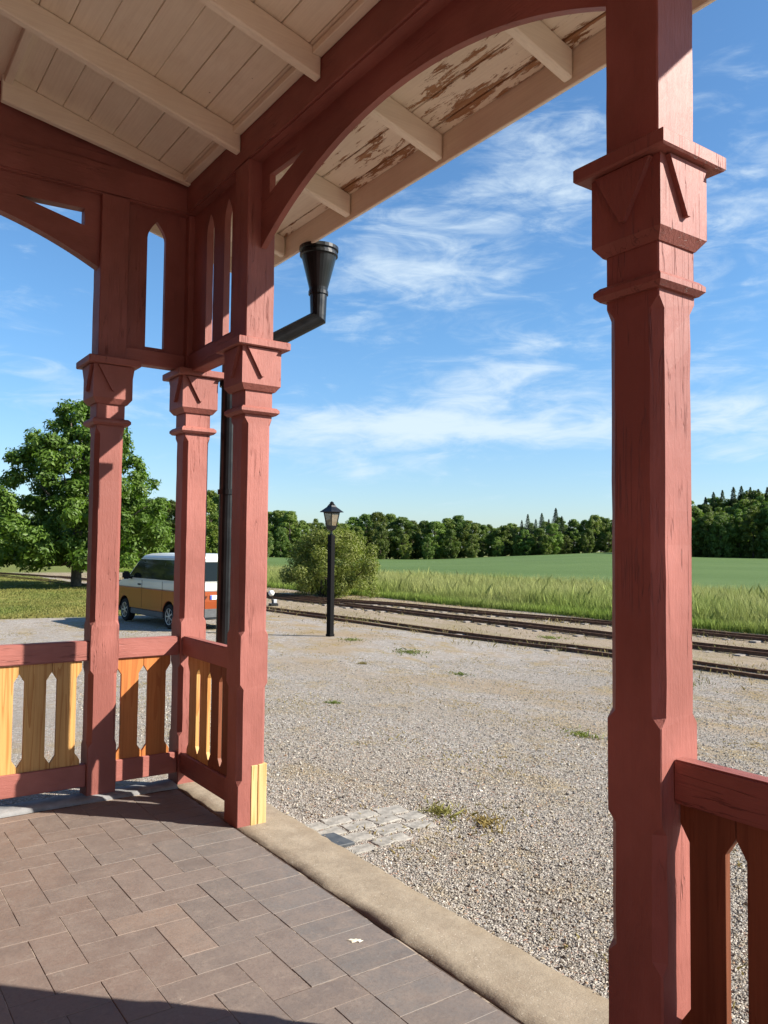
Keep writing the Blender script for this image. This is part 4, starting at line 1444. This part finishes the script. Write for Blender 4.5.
# ------------------------------------------------------------------ granite setts beside the kerb
def setts():
    st = plain('granite_sett', (0.27, 0.255, 0.225), 0.9, 0, 0.15, 0.3, 14, 0.9)
    dk = plain('step_shade', (0.055, 0.06, 0.065), 0.6, 0, 0.35, 0.25, 14, 0.4)  # edge shadow of the paving step put into this dark tone

    def stone(name, x, y, lx, ly, rz, mat, lab, top=0.006, group='stone setts by the kerb'):
        rng = random.Random(int(x * 1000 + y * 77))
        mb = MB()
        n = 16; rings = []
        for (k, z) in ((1.0, -0.06), (1.0, top - .005), (0.975, top - .001), (0.94, top)):
            ring = []
            for i in range(n):
                t = 2 * math.pi * i / n
                cx, cy = math.cos(t), math.sin(t)
                m = max(abs(cx), abs(cy)) ** 0.97
                ring.append((cx / m * lx / 2 * k, cy / m * ly / 2 * k, z))
            rings.append(ring)
        j = [(rng.gauss(0, .006), rng.gauss(0, .006)) for _ in range(n)]
        rings = [[(p[0] + j[i][0], p[1] + j[i][1], p[2] + rng.gauss(0, .0012)) for i, p in enumerate(r_)] for r_ in rings]
        mb.loft(rings)
        o = mb.build(name, mat, None, smooth=False)
        o.location = (x, y, g1(x, y)); o.rotation_euler = (0, 0, rz)
        tag(o, lab, 'stone', group)

    L = [(2.545, 4.36, .19, .12, .1, 'grey sett nearest the red corner post'),
         (2.735, 4.385, .18, .13, -.05, 'back row sett second from the red corner post'),
         (2.935, 4.40, .20, .13, .04, 'pale squarish sett in the middle of the back row'),
         (3.145, 4.375, .20, .14, -.06, 'outermost sett at the far end of the back row'),
         (2.60, 4.225, .17, .12, .08, 'grey sett directly behind the dark step shadow block'),
         (2.80, 4.235, .20, .13, -.08, 'sand-edged sett in the second row, left of the centre'),
         (3.01, 4.245, .19, .13, .03, 'flat grey sett in the second row below the pale squarish one'),
         (3.20, 4.215, .17, .12, .1, 'small grey sett at the outer end of the second row'),
         (2.68, 4.07, .19, .12, -.03, 'blue grey sett half under sand in the third row'),
         (2.93, 4.08, .22, .12, .06, 'long blue grey sett in the third row'),
         (3.14, 4.05, .18, .12, -.1, 'worn sett at the corner of the patch next to the weed strip'),
         (2.83, 3.93, .24, .11, .05, 'long grey sett along the front edge of the patch'),
         (2.60, 3.90, .16, .10, -.1, 'half-buried sett at the front edge near the kerb')]
    for x, y, lx, ly, rz, lab in L:
        stone('granite_sett', x, y, lx, ly, rz, st, lab)
    o = MB().loft([[(-.07, -.10, -.05), (.06, -.11, -.05), (.075, .09, -.05), (-.06, .10, -.05)], [(-.07, -.10, .022), (.06, -.11, .012), (.075, .09, .016), (-.06, .10, .028)]]).build('step_shadow_block', dk, None, bevel=0.004)  # block for the step face at the paving edge, its shade in the colour
    o.location = (2.535, 4.08, g1(2.52, 4.08)); o.rotation_euler = (0, 0, .2)
    tag(o, 'small dark block standing in for the shadowed step face at the kerb beside the setts', 'stone')


setts()
sp = NB('dried_splash', 0.8, 0.2)
sp.color(sp.mix(sp.rng(sp.noise(60, 4), .4, .6), (0.52, 0.47, 0.36), (0.68, 0.63, 0.52)))
mb = MB()
rs_ = random.Random(2)
ring0 = [(math.cos(t) * .030 * rs_.uniform(.5, 1.25), math.sin(t) * .017 * rs_.uniform(.5, 1.3)) for t in np.linspace(0, 2 * math.pi, 19)[:-1]]
mb.loft([[(a, b_, 0.0) for a, b_ in ring0], [(a * .8, b_ * .8, 0.0025) for a, b_ in ring0]])
so_ = mb.build('dried_splash', sp.mat)
so_.location = (1.897, 2.883, 0.0012); so_.rotation_euler = (0, 0, R(-35))
tag(so_, 'small pale dried splash on the paving near the kerb', 'splash')


# ------------------------------------------------------------------ railway
RAIL = plain('rusty_rail', (0.13, 0.068, 0.040), 0.8, 0.0, 0.2, 0.35, 10, 0.4)
SLEEPER = plain('weathered_sleeper', (0.20, 0.175, 0.15), 0.9, 0, 0.2, 0.4, 5, 0.7)


def track_line(pts):
    ys = np.array([p[1] for p in pts], float); xs = np.array([p[0] for p in pts], float)

    def f(y):
        # smooth interpolation of the centre line
        return float(np.mean([np.interp(y + d, ys, xs) for d in (-4, -2, 0, 2, 4)]))
    return f


def track(pts, y0, y1, label, rail_top, sleepers_from=None):
    cx = track_line(pts)
    t = empty('railway_track', (cx(12), 12, g1(cx(12), 12)))
    tag(t, label, 'railway track', 'narrow railway tracks')
    ox, oy, oz = t.location
    ys = np.arange(y0, y1, 1.0)
    rw = np.random.default_rng(len(label))
    for s in (-0.30, 0.30):
        rings = []
        for y in ys:
            x = cx(y) + s; z = g1(cx(y), y) + rail_top
            prof = [(-.034, -.085), (.034, -.085), (.034, -.077), (.007, -.068), (.007, -.022), (.019, -.017), (.019, 0), (-.019, 0), (-.019, -.017), (-.007, -.022), (-.007, -.068), (-.034, -.077)]
            z += rw.normal(0, 0.003)
            rings.append([(x + a - ox, y - oy, z + b_ - oz) for a, b_ in prof])
        MB().loft(rings).build('rail', RAIL, t)
    rng = random.Random(len(label))
    n = 0; y = sleepers_from if sleepers_from is not None else y0
    while y < y1 and n < 46:
        x = cx(y); z = g1(x, y)
        l = rng.uniform(0.58, 0.66); a = rng.gauss(0, .02); tp = z + rail_top - 0.084 + rng.gauss(0, .010)
        mb = MB().box(-l, l, -.095, .095, -.14, 0)
        o = mb.build('sleeper', SLEEPER, t, bevel=0.015)
        o.location = (x - ox, y - oy, tp - oz); o.rotation_euler = (0, 0, a)
        n += 1; y += 0.72 if n < 30 else 1.0
    return t


track([(13.75, -6), (13.72, 7.6), (13.52, 11), (13.25, 16), (13.0, 22), (12.6, 32), (11.7, 48), (10.4, 60), (8.0, 78)], -4, 76,
      'near railway track whose front rail edges the gravel yard', 0.07, 5)
track([(16.35, -6), (16.35, 13), (16.3, 20), (16.15, 30), (15.5, 40), (13.6, 54), (11.2, 64), (8.5, 78)], -4, 76,
      'middle railway track between the other two', 0.10, 6)
track([(19.3, -6), (19.2, 11), (18.95, 15), (18.5, 20), (17.9, 25), (17.0, 31), (16.4, 38), (15.4, 46), (14.4, 54)], -4, 54,
      'far railway track running along the tall grass', 0.10, 8)


def point_lever():
    x, y = 13.9, 26.9
    t = empty('point_lever', (x, y, g1(x, y)))
    t.scale = (0.72, 0.72, 0.72)
    tag(t, 'small railway point lever with a white ball weight beside the tracks', 'point lever')
    wh = plain('white_paint', (0.75, 0.74, 0.70), 0.5, 0, 0.4, 0.1)
    MB().box(-.22, .22, -.14, .14, -.05, .14).build('base', BLACK_METAL, t, bevel=0.02)
    MB().tube([(-.05, 0, .1), (-.12, 0, .62)], [.035, .03], 10).build('lever_arm', BLACK_METAL, t)
    w = MB().lathe([(0.02, -.15), (0.11, -.11), (0.155, -.02), (0.155, .04), (0.11, .12), (0.02, .155)], (0, 0), 18).build('weight', wh, t, smooth=True)
    w.location = (-.13, 0, .66)
    MB().box(-.02, .18, -.06, .06, .14, .34).build('bracket', plain('grey_paint', (0.35, 0.36, 0.37), 0.5), t, bevel=0.02)


point_lever()


# ------------------------------------------------------------------ lamp post
def lamp():
    x, y = 10.3, 16.92
    t = empty('street_lamp', (x, y, g1(x, y)), R(12))
    tag(t, 'black square lamp post with a four-sided lantern in the gravel yard', 'street lamp')
    w = 0.068
    MB().loft([[(-w, -w, -.3), (w, -w, -.3), (w, w, -.3), (-w, w, -.3)], [(-w, -w, 2.47), (w, -w, 2.47), (w, w, 2.47), (-w, w, 2.47)]]).build('post', BLACK_WOOD, t, bevel=0.01)
    MB().box(-w - .012, w + .012, -w - .012, w + .012, -.05, 0.06).build('post_foot', BLACK_WOOD, t, bevel=0.01)
    ln = empty('lantern'); ln.parent = t

    def sq(r_, z): return [(r_, r_, z), (-r_, r_, z), (-r_, -r_, z), (r_, -r_, z)]
    MB().lathe([(.035, 2.465), (.05, 2.48), (.03, 2.50), (.025, 2.56), (.045, 2.585), (.02, 2.60)], (0, 0), 12).build('neck', BLACK_METAL, ln)
    MB().loft([sq(.035, 2.58), sq(.075, 2.62), sq(.095, 2.68), sq(.10, 2.70)]).build('cup', BLACK_METAL, ln)
    MB().loft([sq(.085, 2.702), sq(.128, 2.99)], cap=False).build('glass', glass_mat(), ln)
    fr = MB()
    for sx in (-1, 1):
        for sy in (-1, 1):
            fr.hexa([(sx * (r_ + dx), sy * (r_ + dy), z) for (r_, z) in ((.088, 2.698), (.132, 3.0)) for dy in (-.012, .008) for dx in (-.012, .008)])
    fr.build('corner_bars', BLACK_METAL, ln)
    MB().loft([sq(.138, 2.995), sq(.145, 3.02), sq(.145, 3.027), sq(.135, 3.0275)]).build('rim', BLACK_METAL, ln)
    MB().loft([sq(.205, 3.028), sq(.208, 3.038), sq(.155, 3.09), sq(.085, 3.16), sq(.065, 3.205)]).build('lantern_roof', BLACK_METAL, ln)
    MB().lathe([(.07, 3.20), (.082, 3.225), (.05, 3.24), (.055, 3.262), (.03, 3.285), (.005, 3.30)], (0, 0), 14).build('finial', BLACK_METAL, ln)
    MB().lathe([(.018, 2.71), (.02, 2.80), (.042, 2.84), (.045, 2.90), (.02, 2.95)], (0, 0), 12).build('bulb', plain('frosted_bulb', (0.7, 0.66, 0.55), 0.4), ln)


def glass_mat():
    b = NB('lantern_glass', 0.25, 0.5)
    b.color((0.17, 0.13, 0.08))
    b.p.inputs['Roughness'].default_value = 0.35
    b.p.inputs['Alpha'].default_value = 0.72
    return b.mat


lamp()


# ------------------------------------------------------------------ the van
def van():
    # local frame: +x forward, +y left side, origin on the ground below the rear axle
    rx, ry = 8.48, 20.55
    fxv = Vector((-0.21, 2.9, 0)).normalized()
    ang = math.atan2(fxv.y, fxv.x)
    # the wheels seen are those of the left side; the body axis lies 0.9 m to the right of them
    ox, oy = 7.59 + 0.86 * math.sin(ang), 20.40 - 0.86 * math.cos(ang)
    t = empty('parked_van', (ox, oy, g1(7.4, 21.5)), ang)
    tag(t, 'parked two-tone van, copper brown below and white above, half behind the porch posts', 'van')

    def car_paint(name, c, rough=0.28, metal=0.0):
        b = NB(name, rough, 0.25)
        n = b.noise(1.2, 4)
        b.color(b.mix(b.rng(n, .3, .7), tuple(q * .93 for q in c), c))
        b.p.inputs['Metallic'].default_value = metal
        b.p.inputs['Coat Weight'].default_value = 0.25
        b.p.inputs['Coat Roughness'].default_value = 0.08
        # road dust low on the body
        return b.mat
    brown = car_paint('copper_brown_paint', (0.27, 0.058, 0.016))
    white = car_paint('white_car_paint', (0.56, 0.56, 0.51))
    grey = plain('grey_bumper_plastic', (0.075, 0.078, 0.08), 0.6, 0, 0.4)
    rub = plain('tyre_rubber', (0.015, 0.015, 0.015), 0.85, 0, 0.2)
    alloy = plain('wheel_silver', (0.42, 0.42, 0.42), 0.4, 0.6, 0.5)
    glass = NB('dark_car_glass', 0.05, 0.22); glass.color((0.008, 0.011, 0.011)); glass = glass.mat
    red = plain('red_lamp_lens', (0.22, 0.015, 0.012), 0.3, 0, 0.4)
    clear = plain('clear_lamp_lens', (0.6, 0.6, 0.58), 0.15, 0, 0.6)
    W = 0.95

    def arch(cx_, r_, z0):
        pts = []
        a0 = math.asin(min(1, (z0 - 0.325) / r_))
        for k in range(13):
            a = math.pi - a0 - (math.pi - 2 * a0) * k / 12
            pts.append((cx_ + r_ * math.cos(a), 0.325 + r_ * math.sin(a)))
        return pts
    zl = 0.42
    body = [(-0.92, zl)] + [(q[0], q[1]) for q in arch(0.0, 0.40, zl)] + [(q[0], q[1]) for q in arch(3.0, 0.40, zl)] + \
           [(3.84, zl), (3.90, 0.62), (3.88, 0.86), (3.78, 1.0), (-0.945, 1.0), (-0.955, 0.75)]
    mbb = MB().prism(body, 'y', -W, W)
    for q in list(range(1, 14)) + list(range(14, 27)): mbb.m[2 + q] = 1      # insides of the wheel arches
    mbb.m[2 + 13] = 0
    mbb.build('body', [brown, rub], t, bevel=0.012)
    band = [(-0.945, 1.003), (3.775, 1.003), (3.60, 1.10), (3.02, 1.225), (-0.93, 1.225)]
    MB().prism(band, 'y', -W + .004, W - .004).build('waist_panel', white, t, bevel=0.025, seg=2)
    sill = [(-0.93, 0.28), (-0.36, 0.28)]
    for (a, b_) in ((0.43, 2.57),):
        MB().box(a, b_, -W + .015, W - .015, 0.25, zl - .002).build('sill', grey, t, bevel=0.02)
    MB().box(-1.0, -0.43, -W + .005, W - .005, 0.30, 0.56).build('rear_bumper', grey, t, bevel=0.05, seg=2)
    MB().box(3.43, 3.98, -W + .005, W - .005, 0.27, 0.55).build('front_bumper', grey, t, bevel=0.06, seg=2)
    # cabin: lofted sections, leaning in towards the roof
    secs = []
    for (x0, x1, hw, z) in ((-0.925, 3.02, 0.93, 1.228), (-0.905, 2.72, 0.90, 1.44), (-0.875, 2.36, 0.865, 1.70), (-0.85, 2.14, 0.835, 1.83)):
        c_ = 0.10
        secs.append([(x0 + c_ * .5, -hw, z), (x1 - c_, -hw, z), (x1, -hw + c_ * 1.6, z), (x1, hw - c_ * 1.6, z), (x1 - c_, hw, z), (x0 + c_ * .5, hw, z), (x0, hw - c_, z), (x0, -hw + c_, z)])
    MB().loft(secs).build('cabin', white, t, bevel=0.008)
    rsec = []
    for (x0, x1, hw, z) in ((-0.855, 2.145, 0.84, 1.832), (-0.83, 2.05, 0.80, 1.90), (-0.74, 1.86, 0.68, 1.95), (-0.55, 1.5, 0.45, 1.972)):
        c_ = 0.12
        rsec.append([(x0 + c_, -hw, z), (x1 - c_, -hw, z), (x1, -hw + c_ * 1.5, z), (x1, hw - c_ * 1.5, z), (x1 - c_, hw, z), (x0 + c_, hw, z), (x0, hw - c_, z), (x0, -hw + c_, z)])
    MB().loft(rsec).build('roof', white, t, bevel=0.006, smooth=False)

    def side_y(z, e=0.012): return np.interp(z, [1.228, 1.44, 1.70, 1.83], [0.93, 0.90, 0.865, 0.835]) + e
    for s in (1, -1):
        for (pts, nm) in (([(2.78, 1.262), (1.772, 1.262), (1.772, 1.79), (2.10, 1.79)], 'front_window'),
                          ([(1.755, 1.262), (0.43, 1.262), (0.43, 1.79), (1.755, 1.79)], 'side_window'),
                          ([(0.413, 1.262), (-0.76, 1.262), (-0.72, 1.79), (0.413, 1.79)], 'side_window')):
            v = [(x, s * side_y(z), z) for x, z in pts] + [(x, s * (side_y(z) - .02), z) for x, z in pts]
            MB().add(v, [(0, 1, 2, 3), (7, 6, 5, 4), (0, 4, 5, 1), (1, 5, 6, 2), (2, 6, 7, 3), (3, 7, 4, 0)]).build(nm, glass, t)
        # door shuts, handle, mirror, wheels
        for xg in (1.76, 0.42):
            MB().box(xg - .006, xg + .006, s * (W - .002) - .004, s * (W - .002) + .004, .46, 1.22).build('door_gap', rub, t)
        MB().box(1.82, 2.0, s * (W + .02) - .014, s * (W + .02) + .014, 1.075, 1.115).build('door_handle', rub, t, bevel=0.01)
        m = MB().loft([[(2.50, s * .93, 1.22), (2.62, s * .93, 1.22), (2.60, s * .93, 1.30), (2.50, s * .93, 1.30)],
                       [(2.50, s * 1.02, 1.24), (2.60, s * 1.02, 1.24), (2.58, s * 1.02, 1.30), (2.50, s * 1.02, 1.30)]])
        m.build('mirror_arm', rub, t)
        MB().box(2.46, 2.60, s * 1.10 - .10, s * 1.10 + .10, 1.22, 1.44).build('mirror', rub, t, bevel=0.04, seg=2)
        MB().box(3.62, 3.875, s * .80 - .13, s * .80 + .13, .76, .965).build('headlight', clear, t, bevel=0.03)
        tl = MB().box(-.972, -.90, s * .885 - .055, s * .885 + .055, .92, 1.38).build('tail_light', red, t, bevel=0.012)
        for xw in (0.0, 3.0):
            wr = empty('wheel'); wr.parent = t; wr.location = (xw, s * (W - .12), 0.325)
            n = 28
            prof = [(.20, -.10), (.30, -.105), (.322, -.08), (.325, -.03), (.325, .03), (.322, .08), (.30, .105), (.20, .10)]
            rings = [[(r_ * math.cos(2 * math.pi * k / n), yy_, r_ * math.sin(2 * math.pi * k / n)) for k in range(n)] for r_, yy_ in prof]
            MB().loft(rings).build('tyre', rub, wr)
            rm = MB()
            rings = [[(r_ * math.cos(2 * math.pi * k / n), s * yy_, r_ * math.sin(2 * math.pi * k / n)) for k in range(n)] for r_, yy_ in ((.215, .07), (.215, .112), (.20, .108), (.195, .085), (.06, .095), (.05, .11), (.01, .115))]
            rm.loft(rings)
            rm.build('rim', alloy, wr)
            for k in range(7):
                a = 2 * math.pi * k / 7
                c_, s_ = math.cos(a), math.sin(a); pw = .018
                MB().hexa([(c_ * r_ - s_ * q, s * yy_, s_ * r_ + c_ * q) for yy_ in (.082, .108) for q in (-pw, pw) for r_ in (.04, .20)]).build('spoke', alloy, wr)
    # rear: window, plate, handle
    v = [(-.945 + (z - 1.26) * .12, y, z) for (y, z) in ((-.74, 1.27), (.74, 1.27), (.70, 1.76), (-.70, 1.76))]
    v += [(p[0] + .03, p[1], p[2]) for p in v]
    MB().add(v, [(0, 1, 2, 3), (7, 6, 5, 4), (0, 4, 5, 1), (1, 5, 6, 2), (2, 6, 7, 3), (3, 7, 4, 0)]).build('rear_window', glass, t)
    pl = MB().box(-.972, -.955, -.26, .26, .80, .91).build('licence_plate', plain('plate_white', (.75, .75, .73), .4), t)
    MB().box(-.975, -.9725, .215, .258, .803, .907).build('plate_strip', plain('plate_blue', (.01, .04, .35), .4), pl)
    # windscreen lies on the sloping front of the cabin
    zs = [(3.02, 1.25), (2.15, 1.82)]
    v = [(np.interp(z, [1.228, 1.44, 1.70, 1.83], [3.02, 2.72, 2.36, 2.14]) + .012, y, z) for (y, z) in ((-.72, 1.26), (.72, 1.26), (.68, 1.44), (-.68, 1.44))]
    v2 = [(np.interp(z, [1.228, 1.44, 1.70, 1.83], [3.02, 2.72, 2.36, 2.14]) + .012, y, z) for (y, z) in ((-.68, 1.44), (.68, 1.44), (.64, 1.80), (-.64, 1.80))]
    MB().add(v, [(0, 1, 2, 3)]).add(v2, [(0, 1, 2, 3)]).build('windscreen', glass, t)
    MB().box(3.80, 3.905, -.55, .55, .78, .93).build('grille', rub, t, bevel=0.01)
    MB().box(-0.5, 3.4, -.7, .7, .24, .40).build('underbody', rub, t)


van()
